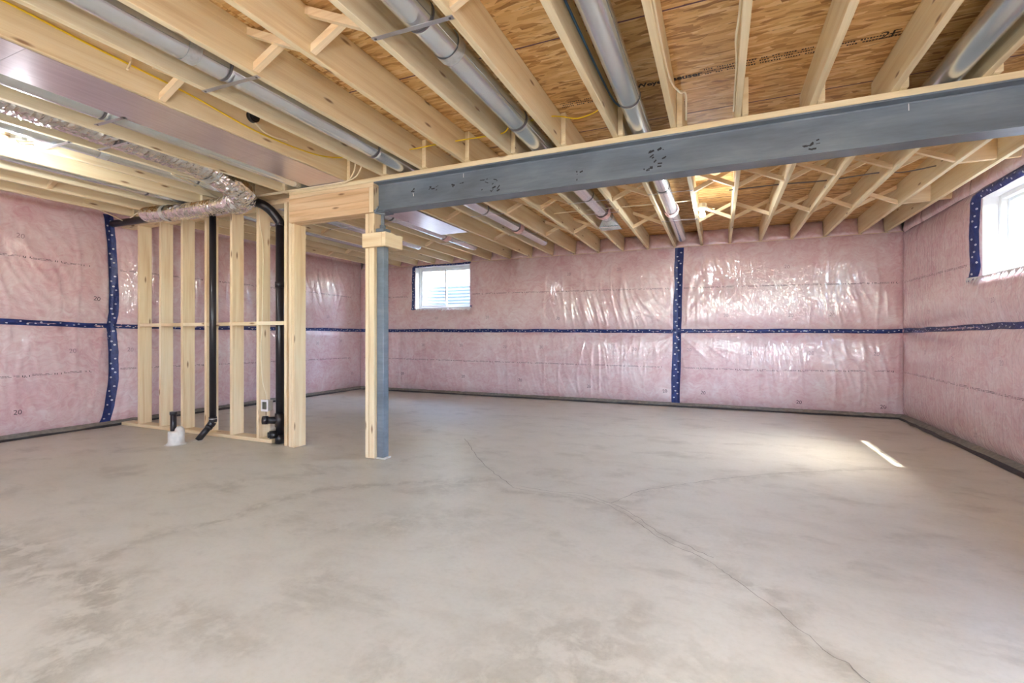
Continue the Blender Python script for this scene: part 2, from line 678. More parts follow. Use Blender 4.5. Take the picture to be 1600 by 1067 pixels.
def grid_mesh(us, vs, fn):
    """vertex grid from parameter lists; fn(U, V) -> X, Y, Z arrays"""
    U, V = np.meshgrid(us, vs, indexing='ij')
    X, Y, Z = fn(U, V)
    co = np.stack([X, Y, Z], -1).reshape(-1, 3)
    nu, nv = len(us), len(vs)
    idx = np.arange(nu * nv).reshape(nu, nv)
    f = np.stack([idx[:-1, :-1], idx[1:, :-1], idx[1:, 1:], idx[:-1, 1:]], -1).reshape(-1, 4)
    uv = np.stack([U, V], -1).reshape(-1, 2)
    cu = (us[:-1] + us[1:]) / 2
    cv = (vs[:-1] + vs[1:]) / 2
    CU, CV = np.meshgrid(cu, cv, indexing='ij')
    return co, f, uv, CU.ravel(), CV.ravel()


def np_obj(name, co, faces, mat, parent=None, smooth=True, flip=False, uv=None):
    me = bpy.data.meshes.new(name)
    if flip:
        faces = faces[:, ::-1]
    o0 = root_loc(parent) if parent is not None else Vector((0, 0, 0))
    co = co - np.array(o0)
    me.from_pydata(co.tolist(), [], faces.tolist())
    if uv is not None:
        lay = me.uv_layers.new(name='UVMap')
        li = np.zeros(len(me.loops), int)
        me.loops.foreach_get('vertex_index', li)
        lay.data.foreach_set('uv', uv[li].astype(np.float32).ravel())
    if smooth:
        me.polygons.foreach_set('use_smooth', [True] * len(me.polygons))
    me.materials.append(mat)
    o = bpy.data.objects.new(name, me)
    if parent is not None:
        o.parent = parent
    return link(o)


# ================================================================== STRUCTURE
# ---------------------------------------------------------------- floor
def seg_dist(px, py, pts):
    d = np.full(px.shape, 1e9)
    for (x0, y0), (x1, y1) in zip(pts, pts[1:]):
        dx, dy = x1 - x0, y1 - y0
        L = dx * dx + dy * dy + 1e-9
        t = np.clip(((px - x0) * dx + (py - y0) * dy) / L, 0, 1)
        d = np.minimum(d, np.hypot(px - x0 - t * dx, py - y0 - t * dy))
    return d


def make_floor():
    us = np.arange(XL - 0.1, XR + 0.16, 0.03)
    vs = np.arange(YF - 0.1, YB + 0.2, 0.03)
    co, f, uv, _, _ = grid_mesh(us, vs, lambda U, V: (U, V, 0 * U + 0.0012 * vnoise(U * 1.3, V * 1.3)))
    o = struct(np_obj('floor', co, f, M['floor'], uv=uv))
    x, y = co[:, 0], co[:, 1]
    wx = x + 0.10 * vnoise(x * 3, y * 3, 1) + 0.04 * vnoise(x * 9, y * 9, 5)
    wy = y + 0.10 * vnoise(x * 3, y * 3, 2) + 0.04 * vnoise(x * 9, y * 9, 6)
    st = np.zeros(len(x))

    def line(pts, w, s):
        nonlocal st
        st = np.maximum(st, s * np.exp(-(seg_dist(wx, wy, pts) / w) ** 2))
    line([(-3.9, 1.2), (-3.49, 1.24), (-3.13, 1.27), (-2.9, 1.16), (-2.7, 1.21), (-2.26, 1.08), (-2.05, 0.99), (-1.9, 0.7)], 0.12, 0.75)
    line([(-3.3, 1.0), (-2.91, 1.26), (-2.78, 1.46), (-2.78, 1.94), (-2.68, 2.21), (-2.55, 2.7), (-2.44, 2.78), (-1.88, 3.13), (-1.67, 3.35)], 0.07, 0.6)
    line([(-2.1, 0.98), (-1.9, 1.15), (-1.55, 1.2)], 0.1, 0.45)
    for bx, by, r, s in ((-1.86, 2.95, .16, .5), (-1.79, 2.26, .20, .45), (-2.06, 2.04, .14, .35), (-1.60, 1.68, .14, .45), (-1.45, 1.58, .12, .4),
                         (-1.01, 1.30, .16, .4), (-0.45, 1.52, .34, .6), (-0.38, 1.86, .14, .4), (-0.62, 1.38, .16, .45), (-2.42, 1.27, .12, .5),
                         (-1.3, 2.4, .2, .3), (0.1, 2.9, .2, .25), (0.75, 2.35, .16, .25), (-0.05, 1.7, .2, .3), (0.9, 3.0, .14, .2), (-3.6, 2.3, .2, .2)):
        st = np.maximum(st, s * np.exp(-((wx - bx) ** 2 + (wy - by) ** 2) / r ** 2))
    cr1 = [(-1.38, 3.18), (-1.13, 3.16), (-0.9, 3.19), (-0.66, 3.09), (-0.49, 2.93), (-0.3, 2.71), (-0.16, 2.6), (-0.04, 2.52), (0.1, 2.33), (0.23, 2.15), (0.34, 1.97), (0.42, 1.88), (0.47, 1.6)]
    cr2 = [(-0.65, 3.14), (-0.51, 3.46), (-0.19, 3.81), (0.17, 4.14), (0.65, 4.49), (1.35, 4.91)]
    line(cr1, 0.06, 0.55)
    line(cr2, 0.07, 0.45)
    line([(-2.4, 4.4), (-1.9, 3.7), (-1.38, 3.18)], 0.05, 0.3)
    # darker band along the foot of the walls
    edge = np.minimum(np.minimum(x - XL, XR - x), YB - y)
    st = np.maximum(st, 0.32 * np.exp(-((edge - 0.05) / 0.09) ** 2))
    a = o.data.attributes.new('stain', 'FLOAT', 'POINT')
    a.data.foreach_set('value', st.astype(np.float32))
    # hairline cracks: thin ribbons lying on the slab
    def ribbon(pts, w, off):
        P = [Vector((p[0], p[1], 0)) for p in pts]
        P = smooth_path([(p.x, p.y, 0.0024) for p in P], 10)
        bm = bmesh.new()
        prev = None
        for i, p in enumerate(P):
            t = (P[min(i + 1, len(P) - 1)] - P[max(i - 1, 0)]).normalized()
            s = Vector((-t.y, t.x, 0))
            j = 0.012 * float(vnoise(p.x * 14, p.y * 14, off)) + 0.006 * float(vnoise(p.x * 45, p.y * 45, off))
            ww = w * (0.5 + 0.5 * abs(float(vnoise(p.x * 6, p.y * 6, off + 3))))
            a = bm.verts.new(p + s * (j + ww))
            b = bm.verts.new(p + s * (j - ww))
            if prev:
                bm.faces.new((prev[0], prev[1], b, a))
            prev = (a, b)
        return bm
    for pts, w in ((cr1, 0.0022), (cr2, 0.0026), ([(p[0] + .02, p[1] + .05) for p in cr1[:8]], 0.0022), ([(-2.5, 4.5), (-1.9, 3.72), (-1.38, 3.2)], 0.003)):
        obj('crack', ribbon(pts, w, random.randint(1, 9)), M['crack'], o)
    return o


floor = make_floor()


# ---------------------------------------------------------------- film-covered walls
def wall_field(tapes_u, tape_z, z0, z1, holes, seed, ends=None, top_seam=None, amp=1.0):
    """depth of the film in front of the wall plane"""
    def d(U, V):
        tz = tape_z(U)
        e = np.abs(V - tz)
        e = np.minimum(e, np.maximum(V - z0, 0) * 1.2)
        e = np.minimum(e, np.maximum(z1 - V, 0) * 1.2)
        if top_seam is not None:
            e = np.minimum(e, np.abs(V - top_seam))
        for tu in tapes_u:
            e = np.minimum(e, np.abs(U - tu) * 0.9)
        if ends:
            for en in ends:
                e = np.minimum(e, np.abs(U - en) + 0.02)
        hole_e = np.full(U.shape, 9.0)
        for (a, b, c, g) in holes:
            dx = np.maximum(np.maximum(a - U, U - b), 0)
            dz = np.maximum(np.maximum(c - V, V - g), 0)
            hole_e = np.minimum(hole_e, np.hypot(dx, dz))
        e = np.minimum(e, hole_e * 1.1)
        D = 0.055 * (1 - np.exp(-np.maximum(e, 0) / 0.10))
        D = D + 0.012 * vnoise(U * 1.1, V * 1.1, seed) * np.clip(e / 0.15, 0, 1)
        # upright creases, stronger in patches and close to the tapes
        wu = U + 0.10 * vnoise(U * 1.7, V * 1.4, seed + 1)
        patch = np.clip(0.55 + 0.9 * vnoise(U * 0.9, V * 0.9, seed + 2), 0.1, 1.4)
        n = vnoise(wu * 7.0, V * 1.0, seed + 3)
        D = D + 0.0105 * amp * patch * (1 - np.abs(n)) ** 6
        n = vnoise(wu * 15.0 + V * 3.5, V * 1.8, seed + 4)
        D = D + 0.0050 * amp * patch * (1 - np.abs(n)) ** 5
        # creases fanning from the tape crossings
        for tu in tapes_u:
            th = np.arctan2(V - tape_z(np.full_like(U, tu)), U - tu)
            r = np.hypot(U - tu, V - tape_z(np.full_like(U, tu)))
            k = vnoise(th * 6.0, r * 1.2, seed + 6)
            D = D + 0.014 * (1 - np.abs(k)) ** 5 * np.exp(-r / 0.5) * np.clip(r / 0.1, 0, 1)
        return D
    return d


def interp(xs, zs):
    xs, zs = np.array(xs, float), np.array(zs, float)
    return lambda U: np.interp(U, xs, zs)


def axis_pts(a, b, step, cuts=()):
    p = set(np.round(np.arange(a, b + step * .5, step), 5).tolist()) | {round(c, 5) for c in cuts}
    p = np.array(sorted(p))
    keep = [True] * len(p)
    cs = [round(c, 5) for c in cuts]
    for i in range(len(p)):
        if p[i] not in cs and any(abs(p[i] - c) < step * 0.4 for c in cs):
            keep[i] = False
    return p[keep]


Z0 = 0.055
WIN_Z0, WIN_Z1 = 1.665, 2.405
W1 = (-5.52, -4.30, WIN_Z0 - 0.02, WIN_Z1 + 0.06)   # back window opening (X range, Z range)
W2 = (4.62, 5.86, WIN_Z0, WIN_Z1)                   # right window opening (Y range, Z range)
W3 = (0.3, 1.55, WIN_Z0, WIN_Z1)                    # unseen right-hand window beside the camera, added to brighten the room

tz_back = interp([XL, -6.18, -2.5, -0.6, 1.0, XR], [1.225, 1.222, 1.195, 1.182, 1.178, 1.172])
tz_left = interp([YF, 2.47, 3.38, 6.5, YB], [1.27, 1.256, 1.226, 1.232, 1.225])
tz_right = interp([YF, 3.0, 5.26, YB], [1.23, 1.205, 1.192, 1.172])

f_back = wall_field([-0.60], tz_back, Z0, 2.50, [W1], 3, ends=(XL, XR))
f_left = wall_field([3.43], tz_left, Z0, DECK, [], 21, ends=(YB,), top_seam=2.60)
f_right = wall_field([], tz_right, Z0, 2.49, [W2, W3], 40, ends=(YB,), amp=0.22)

PT_BACK = lambda u, v, d: (u, YB - d, v)
PT_LEFT = lambda u, v, d: (XL + d, u, v)
PT_RIGHT = lambda u, v, d: (XR - d, u, v)


def film_wall(name, us, vs, field, pt, holes, flip):
    def fn(U, V):
        return pt(U, V, field(U, V))
    co, f, uv, cu, cv = grid_mesh(us, vs, fn)
    keep = np.ones(len(f), bool)
    for (a, b, c, g) in holes:
        keep &= ~((cu > a) & (cu < b) & (cv > c) & (cv < g))
    return struct(np_obj(name, co, f[keep], M['film'], uv=uv, flip=flip))


def vcuts(step, top, holes=()):
    return axis_pts(Z0, top, step, [Z0, top] + [h[2] for h in holes] + [h[3] for h in holes])


wall_back = film_wall('wall_back', axis_pts(XL, XR, 0.016, [XL, XR, W1[0], W1[1]]), vcuts(0.018, 2.50, [W1]), f_back, PT_BACK, [W1], True)
wall_left = film_wall('wall_left', axis_pts(YF, YB, 0.02, [YF, YB]), vcuts(0.02, DECK - 0.002), f_left, PT_LEFT, [], True)
wall_right = film_wall('wall_right', axis_pts(YF, YB, 0.02, [YF, YB, W2[0], W2[1], W3[0], W3[1]]), vcuts(0.02, 2.49, [W2]), f_right, PT_RIGHT, [W2, W3], False)
W4 = (-3.4, -2.15, WIN_Z0, WIN_Z1)                  # two unseen windows added behind the viewer for daylight and film glare
W5 = (0.55, 1.80, WIN_Z0, WIN_Z1)
f_front = wall_field([], interp([XL, XR], [1.2, 1.2]), Z0, DECK, [W4, W5], 60)
PT_FRONT = lambda u, v, d: (u, YF + d, v)
wall_front = film_wall('wall_front', axis_pts(XL, XR, 0.05, [XL, XR, W4[0], W4[1], W5[0], W5[1]]), vcuts(0.05, DECK - .002, [W4]), f_front, PT_FRONT, [W4, W5], False)


def foundation(wall, pt0, pt1, holes, u0, u1, horiz):
    """poured concrete behind the film, left open at the windows"""
    zs = (0.0, DECK - 0.001)
    cuts = sorted([u0, u1] + [h[0] for h in holes] + [h[1] for h in holes])
    for a, b in zip(cuts, cuts[1:]):
        hole = next((h for h in holes if abs(h[0] - a) < 1e-6), None)
        for (c, d) in ([zs] if hole is None else [(zs[0], hole[2]), (hole[3], zs[1])]):
            if horiz:
                board('foundation', (a, b), (pt0, pt1), (c, d), M['block'], wall, 0)
            else:
                board('foundation', (pt0, pt1), (a, b), (c, d), M['block'], wall, 0)


foundation(wall_back, 8.10, 8.18, [W1], XL - 0.25, 2.51, True)
foundation(wall_right, 2.43, 2.51, [W3, W2], YF - 0.16, 8.10, False)
foundation(wall_front, YF - 0.41, YF - 0.16, [W4, W5], XL - 0.25, 2.51, True)
foundation(wall_left, XL - 0.25, XL - 0.05, [], YF - 0.16, 8.10, False)


# ---- blue tape on the film
def tape_strip(wall, along, width, field, pt, flip, n_across=7, extra=0.004, wob=0.006, seed=0):
    """along: list of (u, v) centre points; the strip lies on the film"""
    P = np.array(along, float)
    s = np.concatenate([[0], np.cumsum(np.hypot(*np.diff(P, axis=0).T))])
    m = max(8, int(s[-1] / 0.02))
    ss = np.linspace(0, s[-1], m)
    cu, cv = np.interp(ss, s, P[:, 0]), np.interp(ss, s, P[:, 1])
    tu, tv = np.gradient(cu), np.gradient(cv)
    L = np.hypot(tu, tv)
    nu, nv = -tv / L, tu / L
    t = np.linspace(-.5, .5, n_across)
    w = width * (1 + 0.10 * vnoise(ss * 3, ss * 0, seed + 5))
    off = wob * vnoise(ss * 4, ss * 0 + 1, seed)
    U = cu[:, None] + nu[:, None] * (t[None] * w[:, None] + off[:, None])
    V = cv[:, None] + nv[:, None] * (t[None] * w[:, None] + off[:, None])
    D = field(U, V) + extra + 0.002 * vnoise(U * 30, V * 30, seed)
    X, Y, Z = pt(U, V, D)
    X, Y, Z = [np.broadcast_to(q, U.shape) for q in (X, Y, Z)]
    co = np.stack([X, Y, Z], -1).reshape(-1, 3)
    idx = np.arange(m * n_across).reshape(m, n_across)
    f = np.stack([idx[:-1, :-1], idx[1:, :-1], idx[1:, 1:], idx[:-1, 1:]], -1).reshape(-1, 4)
    uv = np.stack([np.broadcast_to(ss[:, None], U.shape), np.broadcast_to(t[None] + .5, U.shape)], -1).reshape(-1, 2)
    o = np_obj('tape_strip', co, f, M['tape'], wall, uv=uv, flip=flip)
    return o


lin_pts = lambda a, b, fz, n=40: [(u, float(fz(u))) for u in np.linspace(a, b, n)]
tape_strip(wall_back, lin_pts(XL + .02, XR - .02, tz_back), 0.060, f_back, PT_BACK, True, seed=1)
tape_strip(wall_back, [(-0.565, 2.49), (-0.585, 1.7), (-0.60, 1.2), (-0.615, 0.6), (-0.62, 0.03)], 0.125, f_back, PT_BACK, True, 9, 0.006, seed=2)
tape_strip(wall_left, lin_pts(YF, YB - .02, tz_left), 0.058, f_left, PT_LEFT, True, seed=3)
tape_strip(wall_left, [(3.40, 2.60), (3.43, 2.3), (3.455, 1.8), (3.455, 1.4), (3.43, 1.22), (3.455, 0.9), (3.45, 0.55), (3.41, 0.25), (3.36, 0.03)], 0.105, f_left, PT_LEFT, True, 9, 0.006, seed=4)
tape_strip(wall_right, lin_pts(YF, YB - .02, tz_right), 0.056, f_right, PT_RIGHT, True, seed=5)
# round the windows
tape_strip(wall_back, [(-5.555, 2.47), (-5.555, 2.1), (-5.56, 1.62)], 0.055, f_back, PT_BACK, True, 5, seed=6)
tape_strip(wall_back, [(-5.56, 2.475), (-5.1, 2.482), (-4.7, 2.478), (-4.27, 2.485)], 0.035, f_back, PT_BACK, True, 5, seed=7)
tape_strip(wall_back, [(-5.60, 1.645), (-5.35, 1.635), (-4.9, 1.636)], 0.022, f_back, PT_BACK, True, 4, seed=8)
tape_strip(wall_back, [(-4.285, 1.66), (-4.24, 1.655)], 0.045, f_back, PT_BACK, True, 4, seed=9)
tape_strip(wall_right, [(5.915, 2.45), (5.935, 2.1), (5.925, 1.75), (5.95, 1.655)], 0.11, f_right, PT_RIGHT, True, 7, seed=10)
tape_strip(wall_right, [(5.93, 2.43), (5.4, 2.445), (4.6, 2.45)], 0.075, f_right, PT_RIGHT, True, 6, seed=11)
tape_strip(wall_right, [(6.03, 1.645), (5.92, 1.668)], 0.045, f_right, PT_RIGHT, True, 5, seed=12)


# ---- printed rows on the film: short rules and blocks (flat print)
def print_row(wall, a, b, fz, field, pt, seed, period=0.27, scale=1.0):
    rnd = random.Random(seed)
    V, F = [], []

    def rect(u0, u1, v0, v1):
        U = np.array([u0, u1, u1, u0])
        W = np.array([v0, v0, v1, v1])
        D = field(U, W) + 0.0045
        k = len(V)
        for i in range(4):
            q = pt(U[i], W[i], D[i])
            V.append([float(c) for c in q])
        F.append([k, k + 1, k + 2, k + 3])
    u = a
    while u < b - period:
        z = float(fz(u + period / 2))
        L = period * 0.62
        for dv in (0.007, -0.005):
            x = u
            while x < u + L:
                w = rnd.uniform(0.012, 0.035)
                if rnd.random() < 0.88:
                    rect(x, min(x + w, u + L), z + dv * scale, z + (dv + 0.0045) * scale)
                x += w + 0.004
        for q in (0.70, 0.77, 0.90):
            if rnd.random() < 0.8:
                rect(u + period * q, u + period * q + 0.007, z - 0.008 * scale, z + 0.011 * scale)
                if rnd.random() < 0.5:
                    rect(u + period * q + 0.010, u + period * q + 0.022, z - 0.012 * scale, z - 0.006 * scale)
        u += period
    o = np_obj('printed_row', np.array(V), np.array(F), M['ink'], wall, smooth=False)
    o['kind'] = 'stuff'
    return o


r_up_b = interp([XL, -6.2, -3.7, 0.66, XR], [1.90, 1.885, 1.885, 1.838, 1.813])
r_lo_b = interp([XL, -6.2, -0.63, 0.6, XR], [0.66, 0.655, 0.612, 0.60, 0.635])
r_up_l = interp([YF, 2.47, 3.3, 6.5, YB], [2.0, 1.955, 1.925, 1.905, 1.885])
r_lo_l = interp([YF, 2.47, 3.4, YB], [0.66, 0.668, 0.695, 0.66])
r_up_r = interp([YF, 6.19, YB], [1.74, 1.785, 1.81])
r_lo_r = interp([YF, 5.26, YB], [0.58, 0.597, 0.635])
for a, b in ((XL + .15, -5.62), (-4.22, -0.68), (-0.5, XR - .05)):
    print_row(wall_back, a, b, r_up_b, f_back, PT_BACK, int(a * 7) + 50)
print_row(wall_back, XL + .15, -0.68, r_lo_b, f_back, PT_BACK, 3)
print_row(wall_back, -0.5, XR - .05, r_lo_b, f_back, PT_BACK, 4)
for a, b in ((1.6, 3.40), (3.52, YB - .1)):
    print_row(wall_left, a, b, r_up_l, f_left, PT_LEFT, 5)
    print_row(wall_left, a, b, r_lo_l, f_left, PT_LEFT, 6)
print_row(wall_right, 6.02, YB - .05, r_up_r, f_right, PT_RIGHT, 7, 0.25)
print_row(wall_right, 4.0, YB - .05, r_lo_r, f_right, PT_RIGHT, 8, 0.25)

# ---- the number printed on the batts
_text_cache = {}


def text_mesh(s, size):
    if (s, size) in _text_cache:
        return _text_cache[(s, size)]
    cu = bpy.data.curves.new('txt', 'FONT')
    cu.body = s
    cu.size = size
    cu.align_x = 'CENTER'
    cu.align_y = 'CENTER'
    cu.resolution_u = 3
    cu.offset = 0.0025 if len(s) > 4 else 0.0
    o = bpy.data.objects.new('txt', cu)
    COL.objects.link(o)
    dg = bpy.context.evaluated_depsgraph_get()
    me = bpy.data.meshes.new_from_object(o.evaluated_get(dg))
    bpy.data.objects.remove(o)
    me.materials.clear()
    _text_cache[(s, size)] = me
    return me


def text_on(name, s, size, loc, right, up, mat, parent=None, tilt=0.0):
    key = (s, size, mat.name)
    if key not in _text_cache:
        me = text_mesh(s, size).copy()
        me.materials.append(mat)
        _text_cache[key] = me
    o = bpy.data.objects.new(name, _text_cache[key])
    r, u = Vector(right).normalized(), Vector(up).normalized()
    n = r.cross(u)
    R = Matrix((r, u, n)).transposed() @ Matrix.Rotation(tilt, 3, 'Z')
    loc = Vector(loc)
    if parent is not None:
        o.parent = parent
        loc = loc - root_loc(parent)
    o.matrix_local = Matrix.Translation(loc) @ R.to_4x4()
    return link(o)


def mark(wall, u, v, field, pt, right, grey=True, s='20', size=0.072):
    d = float(field(np.array([u]), np.array([v]))[0]) + 0.008
    p = pt(u, v, d)
    text_on('printed_number', s, size, p, right, (0, 0, 1), M['inkgrey' if grey else 'ink'], wall, random.uniform(-.15, .15))


for u, v, g in ((-3.55, 0.91, 1), (-2.85, 0.91, 1), (-2.08, 0.90, 1), (-1.25, 0.89, 1), (-0.42, 0.89, 1), (0.42, 0.85, 1), (1.2, 0.86, 1), (1.95, 0.86, 1),
                (-3.25, 0.32, 0), (-2.0, 0.26, 0), (-0.78, 0.235, 0), (-0.22, 0.235, 0), (1.05, 0.16, 0), (2.03, 0.15, 0), (-5.78, 0.36, 0), (-4.4, 0.35, 0),
                (-5.3, 0.93, 1), (-4.45, 0.93, 1), (-2.55, 1.41, 0), (-1.2, 1.40, 1), (0.1, 1.41, 1), (0.95, 1.40, 1), (1.45, 1.40, 1), (-2.35, 2.16, 1), (-1.5, 2.2, 1), (0.9, 2.1, 1),
                (-5.0, 1.45, 1), (-3.9, 1.45, 1)):
    mark(wall_back, u, v, f_back, PT_BACK, (1, 0, 0), g)
for u, v, g in ((2.56, 0.29, 0), (3.03, 0.93, 1), (3.62, 0.93, 1), (3.27, 1.55, 0), (2.58, 2.17, 1), (6.95, 1.47, 1), (7.3, 1.01, 1), (6.7, 0.97, 1), (7.6, 0.35, 1), (2.2, 1.6, 1)):
    mark(wall_left, u, v, f_left, PT_LEFT, (0, 1, 0), g)
for u, v, g in ((6.95, 1.38, 1), (5.55, 1.42, 1), (7.05, 0.91, 1), (6.3, 0.87, 1), (5.4, 0.87, 1), (7.1, 0.30, 1), (5.85, 0.17, 1)):
    mark(wall_right, u, v, f_right, PT_RIGHT, (0, -1, 0), g, size=0.065)

# ---- grey footing strip and dark membrane under the film
def footing(name, pts, outward):
    o = None
    (x0, y0), (x1, y1) = pts
    d = Vector((x1 - x0, y1 - y0, 0))
    n = int(d.length / 0.12)
    bm = bmesh.new()
    bm2 = bmesh.new()
    ox, oy = outward
    pa = pb = None
    for i in range(n + 1):
        t = i / n
        p = Vector((x0, y0, 0)) + d * t
        j = 0.010 * float(vnoise(t * 40, 0, 3))
        w = 0.062 + j
        o3 = Vector((ox, oy, 0))
        A = [bm.verts.new(p + o3 * w + Vector((0, 0, 0.002))), bm.verts.new(p + o3 * (w - 0.008) + Vector((0, 0, 0.030 + j * 0.4))),
             bm.verts.new(p + o3 * 0.018 + Vector((0, 0, 0.052))), bm.verts.new(p - o3 * 0.02 + Vector((0, 0, 0.075)))]
        k = 0.02 * float(vnoise(t * 70, 2, 5))
        B = [bm2.verts.new(p + o3 * (w + 0.035 + k) + Vector((0, 0, 0.0030))), bm2.verts.new(p + o3 * (w - 0.002) + Vector((0, 0, 0.022 + 0.4 * k)))]
        if pa:
            for q in range(3):
                bm.faces.new((pa[q], pa[q + 1], A[q + 1], A[q]))
            bm2.faces.new((pb[0], pb[1], B[1], B[0]))
        pa, pb = A, B
    for b in (bm, bm2):
        bmesh.ops.recalc_face_normals(b, faces=b.faces[:])
    o = struct(obj(name, bm, M['footing'], None, True))
    obj('membrane_edge', bm2, M['membrane'], o, True)
    return o


footing('baseboard_back', ((XL, YB), (XR, YB)), (0, -1))
footing('baseboard_left', ((XL, YF), (XL, YB)), (1, 0))
footing('baseboard_right', ((XR, YF), (XR, YB)), (-1, 0))

# ---------------------------------------------------------------- ceiling: OSB subfloor panels on the joists
ceiling = struct(board('ceiling', (XL - 0.26, 2.70), (YF - 0.42, 8.36), (DECK + 0.0185, DECK + 0.05), M['osb'], bevel=0))
seams = [-4.02, -2.42, -1.20, 0.05, 1.29, 2.53, 3.765, 4.985, 6.19, 7.40, 8.36]
for i, (a, b) in enumerate(zip(seams, seams[1:])):
    x = XL - 0.26
    first = 1.2 if i % 2 else 2.44
    cuts = [x]
    nx = x + first
    while nx < 2.68:
        cuts.append(nx)
        nx += 2.44
    cuts.append(2.70)
    for c, d in zip(cuts, cuts[1:]):
        board('osb_panel', (c + .0015, d - .0015), (a + 0.003, b - 0.003), (DECK, DECK + 0.018), M['osb'], ceiling, 0.002)
for a in seams[1:-1]:
    board('seam_line', (XL - .02, XR + .1), (a - .005, a + .005), (DECK - .0009, DECK - .0001), M['seam'], ceiling, 0)
text_on('printed_brand', 'Weyerhaeuser', 0.068, (-0.30, 3.225, DECK - .0015), (1, 0, 0), (0, -1, 0), M['inkblack'], ceiling)


def small_print(x0, x1, y, rows, seed, h=0.016):
    rnd = random.Random(seed)
    bm = bmesh.new()
    for r in range(rows):
        x = x0 + rnd.uniform(0, 0.05)
        yy = y - r * h * 1.7
        while x < x1:
            wlen = rnd.randint(3, 8)
            for _ in range(wlen):
                w = rnd.uniform(0.006, 0.011)
                hh = h * rnd.uniform(0.6, 1.0)
                q = [bm.verts.new((x + a, yy + b, DECK - .0015)) for a, b in ((0, 0), (w, 0), (w, hh), (0, hh))]
                bm.faces.new(q[::-1])
                x += w + 0.005
            x += 0.02
    o = obj('small_print', bm, M['inkblack'], ceiling)
    o['kind'] = 'stuff'


small_print(-0.085, 0.52, 3.235, 3, 1)
small_print(0.56, 0.90, 3.235, 2, 2)
small_print(-1.05, -0.72, 3.30, 3, 3)
small_print(0.40, 0.62, 5.62, 2, 4)
text_on('printed_mark', '2F', 0.10, (0.86, 3.22, DECK - .0015), (1, 0, 0), (0, -1, 0), M['inkblack'], ceiling)

# ---------------------------------------------------------------- windows
def make_window(name, W, T, slide, back=False):
    """T maps (along, inward depth behind the film, z) to world"""
    a, b, c, g = W
    def bx(u0, u1, d0, d1, z0, z1, bevel=0.004):
        p, q = T(u0, d0, z0), T(u1, d1, z1)
        lo = [min(p[i], q[i]) for i in range(3)]
        hi = [max(p[i], q[i]) for i in range(3)]
        return bm_box(lo[0], hi[0], lo[1], hi[1], lo[2], hi[2], bevel)
    w = bpy.data.objects.new(name, None)
    w.location = T((a + b) / 2, 0.1, c)
    link(w)
    struct(w)
    D0, D1 = 0.115, 0.20
    f = 0.045
    # white return film lining the opening
    obj('return_lining', bm_join(bx(a - .012, a + .004, -0.0, 0.238, c, g), bx(b - .004, b + .012, -0.0, 0.238, c, g),
                                 bx(a, b, -0.0, 0.238, g - .004, g + .012), bx(a, b, -0.0, 0.238, c - .012, c + .004)), M['linerwhite'], w)
    obj('frame', bm_join(bx(a, a + f, D0, D1, c, g), bx(b - f, b, D0, D1, c, g), bx(a + f, b - f, D0, D1, g - f, g), bx(a + f, b - f, D0, D1, c, c + f)), M['pvc'], w)
    mid = (a + b) / 2
    s = 0.032
    for i, (u0, u1, dd) in enumerate(((a + f, mid + 0.02, 0.0), (mid - 0.02, b - f, 0.034))):
        z0, z1 = c + f, g - f
        sash = obj('sash', bm_join(bx(u0, u0 + s, D0 + .012 + dd, D0 + .042 + dd, z0, z1), bx(u1 - s, u1, D0 + .012 + dd, D0 + .042 + dd, z0, z1),
                                   bx(u0 + s, u1 - s, D0 + .012 + dd, D0 + .042 + dd, z1 - s, z1), bx(u0 + s, u1 - s, D0 + .012 + dd, D0 + .042 + dd, z0, z0 + s)), M['pvc'], w)
        obj('pane', bx(u0 + s, u1 - s, D0 + .025 + dd, D0 + .028 + dd, z0 + s, z1 - s, 0), M['glass'], sash)
    return w


make_window('window_1', W1, lambda u, d, z: (u, YB + d, z), 0)
make_window('window_2', W2, lambda u, d, z: (XR + d, u, z), 0)
make_window('added_window_3', W3, lambda u, d, z: (XR + d, u, z), 0)
make_window('added_window_4', W4, lambda u, d, z: (u, YF - d, z), 0)
make_window('added_window_5', W5, lambda u, d, z: (u, YF - d, z), 0)


# ragged film edge below the windows; sunlit wrinkles put in as white
def fringe(wall, a, b, z, field, pt, n, seed, hmax=0.09, lean=0.25):
    rnd = random.Random(seed)
    bm = bmesh.new()
    def P(u, v, e):
        d = float(field(np.array([u]), np.array([v]))[0])
        return bm.verts.new(pt(u, v, max(d, 0.012) + e))
    u = a
    while u < b:
        w = rnd.uniform(0.02, 0.06)
        h = rnd.uniform(0.3, 1.0) * hmax
        sl = lean * h
        p0, p1 = P(u, z + 0.01, 0.012), P(u + w, z + 0.01, 0.012)
        q0, q1 = P(u - sl + w * 0.15, z - h * 0.55, 0.014), P(u + w * 0.75 - sl, z - h * 0.5, 0.006)
        t = P(u + w * 0.4 - sl * 1.4, z - h, 0.005)
        bm.faces.new((p0, p1, q1, q0))
        bm.faces.new((q0, q1, t))
        u += w * rnd.uniform(0.5, 0.95)
    o = obj('film_fringe', bm, M['linerwhite'], wall)
    o['kind'] = 'stuff'


fringe(wall_right, 4.6, 5.99, 1.655, f_right, PT_RIGHT, 40, 3, 0.11, -0.5)
fringe(wall_back, -4.92, -4.28, 1.645, f_back, PT_BACK, 30, 4, 0.07, 0.4)
fringe(wall_back, -5.5, -4.95, 1.635, f_back, PT_BACK, 30, 5, 0.03, 0.2)

